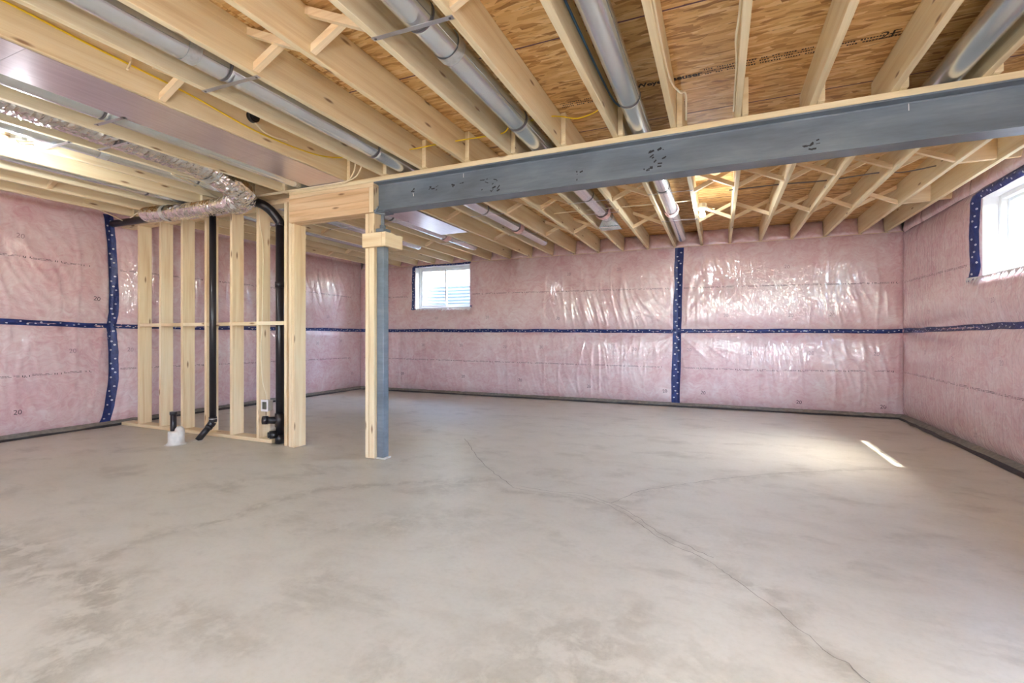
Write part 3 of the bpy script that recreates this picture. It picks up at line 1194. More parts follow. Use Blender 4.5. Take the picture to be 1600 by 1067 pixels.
# ---------------------------------------------------------------- outside the windows
def well(name, label, cx, cy, half, deep, ztop, facing):
    """corrugated half-round liner, open towards the house"""
    n, m = 40, 90
    us = np.linspace(0, math.pi, n)
    vs = np.linspace(1.25, ztop, m)
    def fn(U, V):
        r = 1 + 0.020 * np.sin(V * 2 * math.pi / 0.068)
        a = np.sign(np.cos(U)) * np.abs(np.cos(U)) ** 0.55 * half * r
        b = np.sin(U) ** 0.55 * deep * r
        if facing == 'y':
            return cx + a, cy + b, V
        return cx + b, cy - a, V
    co, f, uv, _, _ = grid_mesh(us, vs, fn)
    o = np_obj(name, co, f, M['wellm'], uv=uv)
    return tag(o, label, 'window well')


well('window_well', 'corrugated pale steel window well outside the small back window', -4.91, 8.19, 0.85, 0.62, 2.18, 'y')
well('window_well', 'sunlit corrugated steel window well outside the right-hand window', 2.52, 5.24, 0.85, 0.75, 2.16, 'x')
for nm, gx, gy, gz in (('ground_back', (-14, 3.39), (8.90, 18), (1.9, 2.10)), ('ground_well_floor', (-5.8, -4.0), (8.19, 8.90), (1.1, 1.25)),
                       ('ground_left_bank', (-14, -5.80), (8.19, 8.90), (1.9, 2.10)), ('ground_right_bank', (-4.02, 3.39), (8.19, 8.90), (1.9, 2.10)),
                       ('ground_side', (3.39, 16), (-8, 18), (1.85, 2.06)), ('ground_side_well_floor', (2.52, 3.39), (4.3, 6.15), (1.1, 1.25)),
                       ('ground_side_bank', (2.52, 3.39), (6.13, 8.18), (1.85, 2.06)), ('ground_near_bank', (2.52, 3.39), (1.7, 4.35), (1.85, 2.06)),
                       ('ground_far_left', (-16, -7.2), (-8, 8.18), (1.0, 1.3))):
    struct(board(nm, gx, gy, gz, M['soil'], bevel=0))
struct(board('added_sun_overhang', (2.30, 2.78), (YF - 0.4, 8.3), (2.806, 3.4), M['block'], bevel=0))  # unseen overhang added and sized to trim the sun to a thin strip
struct(board('wall_outer_upper', (XL - .2, 2.29), (8.02, 8.3), (2.806, 3.4), M['block'], bevel=0))
fen = thing('wooden_fence', 'pale vertical board fence beyond the small back window', 'fence', (-5, 10.4, 2.1))
x = -9.0
while x < -1.6:
    w = random.uniform(0.135, 0.15)
    board('fence_board', (x, x + w - 0.012), (10.4 + random.uniform(-.006, .006), 10.42), (2.12, 3.9), M['fence'], fen, 0.002)
    x += w
for zz in (2.45, 3.5):
    board('fence_rail', (-9.0, -1.6), (10.43, 10.47), (zz, zz + 0.09), M['fence'], fen)


def shrub(x, y, z, h, r, label):
    t = thing('leafy_shrub', label, 'shrub', (x, y, z))
    tube('stem', smooth_path([(x, y, z), (x + .04, y + .02, z + h * .4), (x - .03, y, z + h * .8)], 4), lambda i, q: 0.035 * (1 - 0.7 * q), M['bark'], t, 8)
    rnd = random.Random(5)
    bm = bmesh.new()
    for _ in range(1500):
        th, ph, rr = rnd.uniform(0, 6.283), math.acos(rnd.uniform(-1, 1)), rnd.random() ** 0.4
        c = Vector((x + r * rr * math.sin(ph) * math.cos(th), y + r * rr * math.sin(ph) * math.sin(th), z + h * .55 + h * .5 * rr * math.cos(ph)))
        d = Vector((rnd.uniform(-1, 1), rnd.uniform(-1, 1), rnd.uniform(-.6, .6))).normalized()
        s = d.cross(Vector((rnd.uniform(-1, 1), rnd.uniform(-1, 1), 1))).normalized()
        L = rnd.uniform(0.05, 0.10)
        q = [bm.verts.new(c), bm.verts.new(c + d * L * .5 + s * L * .28), bm.verts.new(c + d * L), bm.verts.new(c + d * L * .5 - s * L * .28)]
        bm.faces.new(q)
    o = obj('foliage', bm, M['leaf'], t)
    o['kind'] = 'stuff'


shrub(5.5, 12.4, 2.05, 3.6, 1.7, 'green leafy shrub seen through the right-hand window')

# ================================================================== JOISTS
FX = [-6.400, -5.993, -5.587, -5.180, -4.774, -4.368, -3.961, -3.555, -3.148, -2.742, -2.336, -1.924, -1.518, -1.115, -0.696, -0.302, 0.094, 0.511, 0.916, 1.322, 1.735, 2.03]
RX = [x + 0.0392 for x in FX]
for i, x in ((10, -2.297), (11, -1.8838), (12, -1.478), (13, -1.075), (14, -0.656), (15, -0.262), (16, 0.136), (17, 0.551), (18, 0.956), (19, 1.362), (20, 1.776), (21, 2.07)):
    RX[i] = x
ORD = ['zeroth', 'first', 'second', 'third', 'fourth', 'fifth', 'sixth', 'seventh', 'eighth', 'ninth', 'tenth', 'eleventh', 'twelfth', 'thirteenth', 'fourteenth', 'fifteenth']
PI_ = 8     # the foil-panned bay lies between joists 7 and 8
TW = 0.038
for i, x in enumerate(FX):
    o = board('floor_joist', (x, x + TW), (YF + .02, 3.80), (H + .0005, DECK - .0005), M['pine'])
    if i <= 7:
        lb = 'pine floor joist before the beam, %s to the left of the foil-panned joist bay' % ORD[8 - i]
    else:
        lb = 'pine floor joist before the beam, %s to the right of the foil-panned joist bay' % ORD[i - 7]
    tag(o, lb, 'joist', 'floor joists in front of the steel beam')
for i, x in enumerate(RX):
    o = board('floor_joist', (x + .0005, x + TW), (3.385, 8.02), (H + .0005, DECK - .0005), M['pine'])
    if i >= 8:
        lb = 'pine floor joist behind the beam, %s from the right-hand wall' % ORD[22 - i]
    else:
        lb = 'pine floor joist behind the beam, %s from the left-hand wall' % ORD[i + 1]
    tag(o, lb, 'joist', 'floor joists behind the steel beam')

# pink rim batts between the joist ends
def batt(parent, x0, x1, y, z0, z1, seed, depth=0.05):
    us, vs = np.linspace(x0, x1, 14), np.linspace(z0, z1, 12)
    def fn(U, V):
        e = np.minimum(np.minimum(U - x0, x1 - U), np.minimum(V - z0, z1 - V))
        d = depth * (1 - np.exp(-e / 0.035)) + 0.014 * vnoise(U * 9, V * 9, seed) + 0.01 * vnoise(U * 24, V * 24, seed)
        return U, y - d + 0.10 * (V - z0) / (z1 - z0), V
    co, f, uv, _, _ = grid_mesh(us, vs, fn)
    np_obj('rim_batt', co, f, M['film'], parent, uv=uv, flip=True)


ex = [XL] + RX + [XR - TW - .005]
for i in range(len(ex) - 1):
    a = ex[i] + (TW + .001 if i else 0.01)
    b = ex[i + 1] - .001 if i < len(RX) else XR - .01
    if b - a > 0.05:
        batt(wall_back, a, b, 7.95, 2.495, DECK - .002, i)


def side_batt(y0, y1, seed):
    us, vs = np.linspace(y0, y1, 24), np.linspace(2.485, DECK - .002, 12)
    def fn(U, V):
        e = np.minimum(np.minimum(U - y0, y1 - U), np.minimum(V - 2.485, DECK - V))
        d = 0.05 * (1 - np.exp(-e / 0.035)) + 0.014 * vnoise(U * 5, V * 9, seed)
        return XR - 0.01 - d * 0.8 + 0.05 * (V - 2.485) / 0.27, U, V
    co, f, uv, _, _ = grid_mesh(us, vs, fn)
    np_obj('rim_batt', co, f, M['film'], wall_right, uv=uv, flip=True)


for a in np.arange(-3.5, 7.9, 1.2):
    side_batt(a, min(a + 1.2, 7.9), int(a * 3) + 20)
board('ledger_strip', (XL + .01, XR - .01), (7.925, 7.965), (2.470, 2.508), M['pine'], wall_back)

# ================================================================== BRIDGING
def bridging(xa, xb, y, label, group, w=0.036, t=0.036, half=False):
    th = thing('cross_bridging', label, 'bridging', ((xa + xb) / 2, y, H + .01), group)
    a, b = xa + .001, xb - .001
    for k, (za, zb) in enumerate(((DECK - 0.012, H + 0.012), (H + 0.012, DECK - 0.012))):
        if half and k == 0:
            continue
        y0 = y + k * (t + .002)
        up_a, up_b = (za > zb), (zb > za)
        hgt = w * 1.15
        pa = (za - hgt, za) if up_a else (za, za + hgt)
        pb = (zb - hgt, zb) if up_b else (zb, zb + hgt)
        bm = bm_prism([(a, pa[0]), (a, pa[1]), (b, pb[1]), (b, pb[0])], 1, y0, y0 + t)
        bm.normal_update()
        uv_box(bm, 0)
        obj('brace', bm, M['brace'], th)


duct_bays_front = {5: 1, 6: 1, 7: 1, 9: 1, 12: 1, 14: 1, 18: 1, 3: 1, 4: 1}
for i in (8, 10, 11, 13, 15, 16, 17, 19):
    bridging(FX[i] + TW, FX[i + 1], 1.76, 'wooden cross bridging before the beam, in the %s joist bay right of the foil panel' % ORD[i - 7], 'front row of cross bridging')
bridging(FX[1] + TW, FX[2], 2.4, 'wooden cross bridging high at the far left before the beam', 'front row of cross bridging')
for row, y in (('nearer the beam', 5.02), ('nearer the back wall', 6.38)):
    for i in (0, 1, 3, 5, 8, 10, 11, 13, 15, 16, 17, 18, 19):
        xa, xb = RX[i] + TW, RX[i + 1]
        n = 21 - i
        lb = 'cross bridging behind the beam, row %s, %s joist bay from the right' % (row, ORD[n] if n < 16 else ('sixteenth seventeenth eighteenth nineteenth twentieth twenty-first'.split()[n - 16]))
        bridging(xa, xb, y, lb, 'rear rows of cross bridging')
for y, nm in ((5.10, 'nearer the beam'), (6.42, 'nearer the back wall')):
    tag(board('solid_blocking', (RX[20] + TW + .001, RX[21] - .001), (y, y + .038), (H + .02, DECK - .004), M['brace']), 'solid wood blocking in the last joist bay on the right, %s' % nm, 'blocking')
    tag(board('solid_blocking', (RX[21] + TW + .001, XR - .02), (y + (.05 if y < 6 else .0), y + .038 + (.05 if y < 6 else 0)), (H + .03, DECK - .004), M['brace']), 'short wood block between the last joist and the right wall, %s' % nm, 'blocking')

# ================================================================== STEEL BEAM
beam = thing('steel_beam', 'long blue-grey steel beam with a wood strip on top, carrying the joists', 'beam', (0, 3.488, 2.22))
BX0, BX1 = -2.828, 2.42
zb, zt = 2.22, 2.480
yc = (BY0 + BY1) / 2
prof = [(BY0, zb), (BY1, zb), (BY1, zb + .010), (yc + .009, zb + .012), (yc + .004, zb + .020), (yc + .004, zt - .020), (yc + .009, zt - .012), (BY1, zt - .010),
        (BY1, zt), (BY0, zt), (BY0, zt - .010), (yc - .009, zt - .012), (yc - .004, zt - .020), (yc - .004, zb + .020), (yc - .009, zb + .012), (BY0, zb + .010)]
obj('beam_section', bm_prism(prof, 0, BX0, BX1), M['steel'], beam)
board('nailer', (-3.86, 2.42), (BY0 - .002, BY1 + .002), (2.4815, H - .0005), M['pine'], beam)
yw = yc - .0055


def strokes(rects, mat, name='mark'):
    bm = bmesh.new()
    for (x, z, w, h, tilt) in rects:
        c, s = math.cos(tilt), math.sin(tilt)
        q = [bm.verts.new((x + a * c - b * s, yw, z + a * s + b * c)) for a, b in ((-w / 2, -h / 2), (w / 2, -h / 2), (w / 2, h / 2), (-w / 2, h / 2))]
        bm.faces.new(q)
    o = obj(name, bm, mat, beam)
    o['kind'] = 'stuff'


rnd = random.Random(3)
mk = []
for cx, cz, n, sx, sz in ((-0.40, 2.355, 14, .05, .07), (-0.46, 2.285, 5, .03, .01), (0.52, 2.30, 10, .05, .03), (-1.72, 2.36, 8, .10, .03), (-1.70, 2.29, 6, .08, .02), (-2.25, 2.37, 6, .05, .02), (-2.0, 2.375, 6, .07, .02), (-2.46, 2.37, 4, .02, .02), (-0.96, 2.31, 4, .02, .04)):
    for _ in range(n):
        mk.append((cx + rnd.uniform(-sx, sx), cz + rnd.uniform(-sz, sz), rnd.uniform(.006, .035), rnd.uniform(.004, .014), rnd.uniform(-.4, .9)))
strokes(mk, M['scuff'], 'scuff_marks')
strokes([(1.02, 2.445, .004, .05, 0.02), (-1.95, 2.44, .004, .035, 0.0), (-2.45, 2.34, .006, .03, 0.2)], M['chalk'], 'chalk_marks')

# ================================================================== POST GROUP
post = thing('steel_post', 'blue-grey square steel jack post under the left end of the beam', 'post', (-2.785, 3.488, 0))
px0, px1, py0, py1 = -2.823, -2.747, 3.450, 3.526
obj('post_tube', bm_box(px0, px1, py0, py1, 0.004, 2.035, 0.006), M['steel'], post)
obj('cap_plate', bm_box(px0 - .001, px1 + .012, py0 - .012, py1 + .012, 2.036, 2.066, 0.003), M['steel'], post)
cyl('screw_collar', (-2.785, 3.488, 2.066), (-2.785, 3.488, 2.10), 0.026, M['steel'], post)
bm = bm_tube([(-2.785, 3.488, 2.10 + 0.004 * i) for i in range(26)], lambda i, t: 0.0175 if i % 2 else 0.0145, 14)
smooth_sides(obj('screw_rod', bm, M['steel'], post))
obj('head_plate', bm_box(-2.822, -2.715, 3.42, 3.556, 2.207, 2.2185, 0.002), M['steel'], post)
tube('bent_lug', smooth_path([(-2.80, 3.40, 2.20), (-2.76, 3.404, 2.19), (-2.70, 3.41, 2.178)], 5), 0.010, M['steel'], post, 10)
tube('bent_lug', smooth_path([(-2.80, 3.400, 2.195), (-2.785, 3.396, 2.215), (-2.755, 3.392, 2.245)], 5), 0.009, M['steel'], post, 10)
obj('grout', bm_box(px0 - .001, px1 + .018, py0 - .012, py1 + .014, 0.0015, 0.016, 0.005), M['plaster'], post)
sp = thing('stud_post', 'pair of pale wooden studs standing against the steel jack post', 'post', (-2.875, 3.488, 0))
board('stud', (-2.927, -2.889), (3.420, 3.556), (0.006, 2.205), M['stud'], sp)
board('stud', (-2.885, -2.826), (3.420, 3.556), (0.006, 2.205), M['stud'], sp)
col_ = thing('wooden_collar', 'boxed wooden collar nailed round the top of the steel post', 'collar', (-2.79, 3.5, 1.90))
c0, c1, cy0, cy1, cz0, cz1 = -2.925, -2.668, 3.376, 3.625, 1.892, 2.018
board('collar_board', (c0, c1 - .039), (cy0, cy0 + .038), (cz0, cz1), M['stud'], col_)
board('collar_board', (c1 - .038, c1), (cy0, cy1), (cz0, cz1), M['stud'], col_)
board('collar_board', (c0, c1 - .039), (cy1 - .038, cy1), (cz0, cz1), M['stud'], col_)

# ================================================================== HEADER over the opening
hd = thing('wooden_header', 'built-up wooden header spanning the doorway between the partition and the steel post', 'header', (-3.35, 3.488, 2.2))
hz = [2.212, 2.262, 2.322, 2.392, 2.442]
hx0, hx1 = -3.8645, -2.884
for k, (a, b) in enumerate(zip(hz, hz[1:])):
    board('header_ply', (hx0, hx1), (3.418 + .0015 * (k % 2), 3.556), (a + .0004, b - .0004), M['lvl'], hd, 0.002)
board('header_plate', (hx0, -2.832), (3.417, 3.557), (2.4425, 2.4805), M['stud'], hd)
board('end_board', (hx1 + .001, -2.832), (3.417, 3.557), (2.212, 2.4418), M['stud'], hd)

# ================================================================== STUD PARTITION
pt = thing('stud_partition', 'open wooden stud partition standing from the left wall to the doorway', 'partition', (-5.4, 3.56, 0))
PY0, PY1 = 3.50, 3.64
board('sole_plate', (-6.80, -4.20), (PY0, PY1), (0.003, 0.040), M['stud'], pt)
board('top_plate', (-6.80, -3.905), (PY0, PY1), (2.4435, 2.4810), M['stud'], pt)
board('top_plate', (-6.80, -3.866), (BY1 + .004, PY1), (2.4815, 2.5190), M['stud'], pt)
SX = [-6.47, -6.055, -5.655, -5.245, -4.83, -4.425]
for i, x in enumerate(SX):
    board('stud', (x, x + .038), (PY0 + .001, PY1), (0.041, 2.443), M['stud'], pt)
board('king_stud', (-3.992, -3.954), (PY0 + .001 - .03, PY1), (0.004, 2.443), M['stud'], pt)
board('jack_stud', (-3.903, -3.865), (3.448, 3.590), (0.004, 2.443), M['stud'], pt)
board('jack_stud', (-3.863, -3.825), (3.446, 3.590), (0.004, 2.208), M['stud'], pt)
sxx = SX + [-3.992]
board('blocking', (-4.386, -3.993), (3.468, 3.508), (1.215, 1.253), M['stud'], pt)
for a, b in zip(sxx[:-1], sxx[1:-1]):
    board('blocking', (a + .039, b - .001), (PY0 + .001, PY1 - .002), (1.215, 1.253), M['stud'], pt)

# electrical box and its cable on the last stud
eb = thing('electrical_box', 'small grey metal outlet box fixed low on the rightmost stud', 'electrical box', (-4.30, 3.53, 0.385))
bx_ = (-4.386, -4.290)
ey0, ey1, ez0, ez1 = 3.525, 3.592, 0.325, 0.435
obj('box_body', bm_join(bm_box(bx_[0], bx_[1], ey0, ey1, ez0, ez0 + .005, .001), bm_box(bx_[0], bx_[1], ey0, ey1, ez1 - .005, ez1, .001),
                        bm_box(bx_[0], bx_[0] + .005, ey0, ey1, ez0 + .005, ez1 - .005, .001), bm_box(bx_[1] - .005, bx_[1], ey0, ey1, ez0 + .005, ez1 - .005, .001),
                        bm_box(bx_[0], bx_[1], ey1 - .004, ey1, ez0, ez1, .001)), M['rust'], eb)
obj('cover_ring', bm_join(bm_box(bx_[0] + .004, bx_[1] + .012, ey0 - .004, ey0 - .0005, ez0 - .006, ez0 + .016, .001), bm_box(bx_[0] + .004, bx_[1] + .012, ey0 - .004, ey0 - .0005, ez1 - .016, ez1 + .006, .001),
                          bm_box(bx_[0] + .004, bx_[0] + .022, ey0 - .004, ey0 - .0005, ez0 + .016, ez1 - .016, .001), bm_box(bx_[1] - .010, bx_[1] + .012, ey0 - .004, ey0 - .0005, ez0 + .016, ez1 - .016, .001)), M['chalk'], eb)
obj('ground_screw', bm_tube([(-4.335, 3.587, 0.38), (-4.335, 3.570, 0.38)], 0.006, 8), M['rust'], eb)
tag(tube('stud_cable', smooth_path([(-4.34, 3.56, 0.437), (-4.33, 3.54, 0.50), (-4.350, 3.53, 0.58), (-4.376, 3.53, 0.70), (-4.378, 3.52, 1.0), (-4.376, 3.53, 1.19), (-4.3765, 3.54, 1.6), (-4.375, 3.54, 2.05), (-4.378, 3.51, 2.25), (-4.376, 3.492, 2.40), (-4.36, 3.47, 2.47)], 8), 0.0045, M['cream'], None, 8),
    'thin cream cable running up the rightmost stud to the outlet box', 'cable')

# ================================================================== BLACK PIPES
vent = thing('drain_stack', 'black plastic drain stack with cleanouts rising beside the doorway studs', 'pipe', (-4.13, 3.53, 0))
R3 = 0.040
vx, vy = -4.148, 3.556
smp = smooth_path([(vx, vy, 0.004), (vx, vy, 1.0), (vx, vy, 2.24)], 4) + [Vector((vx - .004, vy, 2.27))]
cyl('riser', (vx, vy, 0.004), (vx, vy, 2.255), R3, M['abs'], vent, 24)
tube('elbow', smooth_path([(vx, vy, 2.235), (vx - .005, vy, 2.28), (vx - .045, vy - .06, 2.375), (vx - .075, vy - .125, 2.425), (vx - .14, vy - .150, 2.455)], 6), R3 + .005, M['abs'], vent, 20)
cyl('horizontal_run', (vx - .12, vy - .150, 2.455), (-6.79, vy - .150, 2.474), R3, M['abs'], vent, 20)
cyl('coupling', (vx, vy, 1.60), (vx, vy, 1.66), R3 + .006, M['abs'], vent, 24)
cyl('tee_hub', (vx, vy, 0.17), (vx, vy, 0.31), R3 + .008, M['abs'], vent, 24)
cyl('side_inlet', (vx - .005, vy - .01, 0.238), (vx - .11, vy - .09, 0.243), 0.036, M['abs'], vent, 20)
cyl('inlet_ring', (vx - .085, vy - .072, 0.243), (vx - .125, vy - .104, 0.244), 0.043, M['abs'], vent, 20)
cleanout = cyl('cleanout', (vx - .01, vy - .02, 0.095), (vx - .05, vy - .085, 0.095), 0.040, M['abs'], vent, 20)
cyl('cleanout_plug', (vx - .049, vy - .083, 0.095), (vx - .058, vy - .098, 0.095), 0.03, M['black'], cleanout, 16)
cyl('base_hub', (vx, vy, 0.002), (vx, vy, 0.09), R3 + .006, M['abs'], vent, 24)

dr = thing('drain_pipe', 'slim black plastic pipe bent at its foot in front of the studs', 'pipe', (-4.96, 3.40, 0))
dx, dy = -4.985, 3.42
cyl('riser', (dx, dy, 0.20), (dx, dy, 2.40), 0.033, M['abs'], dr, 20)
tube('elbow', smooth_path([(dx, dy, 0.235), (dx, dy, 0.185), (dx - .012, dy - .02, 0.145)], 5), 0.039, M['abs'], dr, 20)
tube('foot', [(dx - .006, dy - .012, 0.16), (dx - .055, dy - .125, 0.004)], 0.032, M['abs'], dr, 20)
tube('foot_ring', [(dx - .010, dy - .024, 0.143), (dx - .017, dy - .043, 0.118)], 0.038, M['abs'], dr, 20)
cyl('silver_band', (dx, dy, 0.214), (dx, dy, 0.219), 0.0402, M['chalk'], dr, 20)
obj('floor_patch', bm_tube([(dx - .06, dy - .135, 0.001), (dx - .06, dy - .135, 0.006)], lambda i, t: 0.075 - 0.02 * t, 14, squash=(1.0, 0.7)), M['plaster'], dr)

stub = thing('floor_drain_stub', 'short black pipe stub standing in a grey-white sleeve on the floor', 'pipe', (-5.08, 3.1, 0))
sx_, sy_ = -5.075, 3.10
# sleeve: low collar with a taller rounded half behind the stub on its right
bm = bm_tube([(sx_, sy_, 0.001), (sx_, sy_, 0.012), (sx_, sy_, 0.02), (sx_, sy_, 0.13), (sx_, sy_, 0.138)], lambda i, t: (0.088, 0.086, 0.074, 0.072, 0.066)[i], 28)
smooth_sides(obj('sleeve', bm, M['plaster'], stub))
ax_, ay_ = sx_ + 0.035, sy_ + 0.01
bm = bm_tube([(ax_, ay_, 0.03), (ax_, ay_, 0.135), (ax_, ay_, 0.16), (ax_, ay_, 0.178), (ax_, ay_, 0.186)], lambda i, t: (0.044, 0.044, 0.039, 0.026, 0.01)[i], 20)
smooth_sides(obj('sleeve_dome', bm, M['plaster'], stub))
cyl('stub_pipe', (sx_ - .028, sy_ - .012, 0.05), (sx_ - .028, sy_ - .012, 0.325), 0.028, M['abs'], stub, 20)
cyl('stub_cap', (sx_ - .028, sy_ - .012, 0.30), (sx_ - .028, sy_ - .012, 0.332), 0.033, M['abs'], stub, 20)
obj('grout_ring', bm_tube([(sx_, sy_, 0.001), (sx_, sy_, 0.008)], lambda i, t: 0.105 - 0.02 * t, 24), M['plaster'], stub)

# ================================================================== ROUND DUCTS
def round_duct(x, y0, y1, r, label, joints, tapes=(), pink=(), z=None, boot=False):
    z = z if z is not None else H + r + 0.006
    t = thing('round_duct', label, 'duct', (x, y0, z), 'round metal ducts in the joist bays')
    ys = [y0] + list(joints) + [y1]
    for k, (a, b) in enumerate(zip(ys, ys[1:])):
        rr = r if k % 2 == 0 else r - 0.0025
        sec = smooth_sides(obj('pipe_section', bm_tube([(x, a, z), (x, a + .03, z), (x, b - .03, z), (x, b, z)], lambda i, q, rr=rr: rr, 32), M['galv'], t))
        # snap-lock seam along the section
        tube('seam', [(x + rr * .93, a + .01, z - rr * .37), (x + rr * .93, b - .01, z - rr * .37)], 0.0022, M['galv'], sec, 6)
        if k:
            smooth_sides(obj('crimp_ring', bm_tube([(x, a - .004, z), (x, a + .004, z)], r + .002, 32), M['greycable'], sec))
    for y in tapes:
        smooth_sides(obj('joint_tape', bm_tube([(x, y - .03, z), (x, y, z), (x, y + .035, z)], r + .0025, 32, caps=False, jitter=lambda i, k: 0.01 * math.sin(k * 5 + i)), M['stape'], t))
    for y in pink:
        n = 10
        rr = random.Random(int(abs(x) * 100))
        bm = bm_tube([(x, y - .07 + .014 * i, z) for i in range(n)], lambda i, q: r + 0.006 + 0.007 * math.sin(i * 2.1), 28, caps=False, jitter=lambda i, k: rr.uniform(-.02, .09))
        obj('pink_wrap', bm, M['ptape'], t)
    if boot:
        bm = bmesh.new()
        bw, bl, bh = 0.075, 0.13, 0.10
        A = [bm.verts.new((x + r * math.cos(a), y1, z + r * math.sin(a))) for a in [math.pi * 2 * k / 24 for k in range(24)]]
        B = []
        for k in range(24):
            a = math.pi * 2 * k / 24
            m_ = max(abs(math.cos(a)), abs(math.sin(a)))
            B.append(bm.verts.new((x + 0.01 + bl * math.cos(a) / m_, y1 + 0.16 + bw * math.sin(a) / m_, H - 0.035)))
        for k in range(24):
            bm.faces.new((A[k], A[(k + 1) % 24], B[(k + 1) % 24], B[k]))
        bmesh.ops.recalc_face_normals(bm, faces=bm.faces[:])
        obj('register_boot', bm, M['galv'], t)
        obj('boot_flange', bm_join(bm_box(x - .13, x + .15, y1 + .16 - bw - .02, y1 + .16 - bw, H - .038, H - .034, .001), bm_box(x - .13, x + .15, y1 + .16 + bw, y1 + .16 + bw + .02, H - .038, H - .034, .001)), M['galv'], t)
    return t


round_duct(-2.53, -1.5, 7.1, 0.070, 'long round metal duct in the second joist bay right of the foil panel', (1.80, 3.05, 5.0), (1.60,), (6.03,))
round_duct(-1.285, -1.5, 5.95, 0.076, 'round metal duct above the beam ending in a flared register boot', (1.88, 3.05, 4.95), (2.14,), (5.72,), boot=True)
round_duct(-0.515, -1.5, 7.62, 0.070, 'round metal duct beside the blue cable, crossing above the middle of the beam', (3.02, 4.95), (), (5.92,))
round_duct(1.205, -1.5, 4.3, 0.076, 'rightmost round metal duct, in front of the beam near the right wall', (2.2,), ())
round_duct(-3.72, -1.5, 7.0, 0.070, 'round metal duct just left of the foil-panned joist bay', (1.80, 4.80), (1.25,), (6.1,))
round_duct(-4.545, -1.5, 6.6, 0.066, 'round metal duct passing behind the left bare bulb', (2.95,), (2.2,))
round_duct(-5.31, -1.5, 6.6, 0.066, 'leftmost round metal duct near the left wall', (2.95,), ())


def strap(x0, x1, y, label, sag=0.0, w=0.026):
    n = 9
    bm = bmesh.new()
    prev = None
    for i in range(n):
        t = i / (n - 1)
        z = H - 0.0025 - sag * math.sin(math.pi * t)
        x = x0 + (x1 - x0) * t
        yy = y + 0.012 * (t - .5)
        q = [bm.verts.new((x, yy - w / 2, z)), bm.verts.new((x, yy + w / 2, z)), bm.verts.new((x, yy + w / 2, z - .002)), bm.verts.new((x, yy - w / 2, z - .002))]
        if prev:
            for k in range(4):
                bm.faces.new((prev[k], prev[(k + 1) % 4], q[(k + 1) % 4], q[k]))
        else:
            bm.faces.new(q[::-1])
        prev = q
    bm.faces.new(prev)
    bmesh.ops.recalc_face_normals(bm, faces=bm.faces[:])
    o = thing('hanger_strap', label, 'strap', ((x0 + x1) / 2, y, H - .004), 'duct hanger straps')
    obj('strap_band', bm, M['strap'], o)
    for x in (x0 + .018, x1 - .018):
        cyl('screw_head', (x, y + (.006 if x > (x0 + x1) / 2 else -.006), H - .0045), (x, y + (.006 if x > (x0 + x1) / 2 else -.006), H - .0075), 0.006, M['greycable'], o, 10)


strap(FX[9] + .002, FX[10] + .036, 1.83, 'metal strap under the front duct second right of the foil panel')
strap(FX[12] + .002, FX[13] + .036, 1.83, 'metal strap under the duct that ends in the register boot, before the beam')
strap(FX[6] + .13, FX[7] + .036, 1.83, 'metal strap under the duct just left of the foil panel')
strap(FX[4] + .002, FX[5] + .036, 1.90, 'metal strap beside the left bare bulb')
strap(FX[5] + .036, FX[6] + .010, 2.08, 'metal strap under the silver flexible duct')
for i, y, nm in ((9, 5.0, 'pink-wrapped duct left of the boot duct'), (12, 4.93, 'duct that ends in the register boot'), (14, 4.93, 'duct straight ahead'), (7 - 1, 4.86, 'duct behind the steel post'), (4, 4.84, 'far left duct seen through the doorway')):
    strap(RX[i] + .002, RX[i + 1] + .036, y, 'thin metal strap behind the beam under the ' + nm, 0.0, 0.014)
for i, y, nm in ((9, 6.12, 'long duct left of the boot duct'), (12, 5.45, 'boot duct'), (14, 6.15, 'duct straight ahead'), (6, 6.28, 'duct nearest the back window')):
    strap(RX[i] + .002, RX[i + 1] + .036, y, 'second thin strap under the %s, toward the back wall' % nm, 0.0, 0.014)

# foil panels closing one joist bay
for y0, y1, lb in ((YF + .05, 3.405, 'purple-grey foil panel closing a joist bay at the upper left'), (3.57, 5.71, 'bright foil panel closing the joist bay above the steel post')):
    p_ = thing('joist_bay_panel', lb, 'panel', (-3.33, y0, H))
    cuts = [y0] + [c for c in (-1.2, 1.2, 2.62) if y0 < c < y1] + [y1]
    for a, b in zip(cuts, cuts[1:]):
        board('foil_sheet', (-3.552, -3.128), (a + .001, b - .001), (H - .0045, H - .0015), M['pan'], p_, 0)

# ================================================================== FLEXIBLE DUCT
fx = thing('flexible_duct', 'crinkled silver insulated flexible duct bending across the top of the partition', 'duct', (-4.16, 3.2, 2.4))
bay = [(-4.15, -1.5, 2.628), (-4.15, 0.5, 2.625), (-4.15, 1.8, 2.62), (-4.155, 2.5, 2.61), (-4.165, 2.85, 2.58)]
bend = [(-4.165, 2.85, 2.58), (-4.175, 3.06, 2.510), (-4.255, 3.22, 2.452), (-4.45, 3.27, 2.428)]
run = [(-4.45, 3.27, 2.428), (-4.8, 3.275, 2.424), (-5.2, 3.275, 2.428), (-5.55, 3.27, 2.440), (-5.84, 3.265, 2.455)]
rj = random.Random(9)


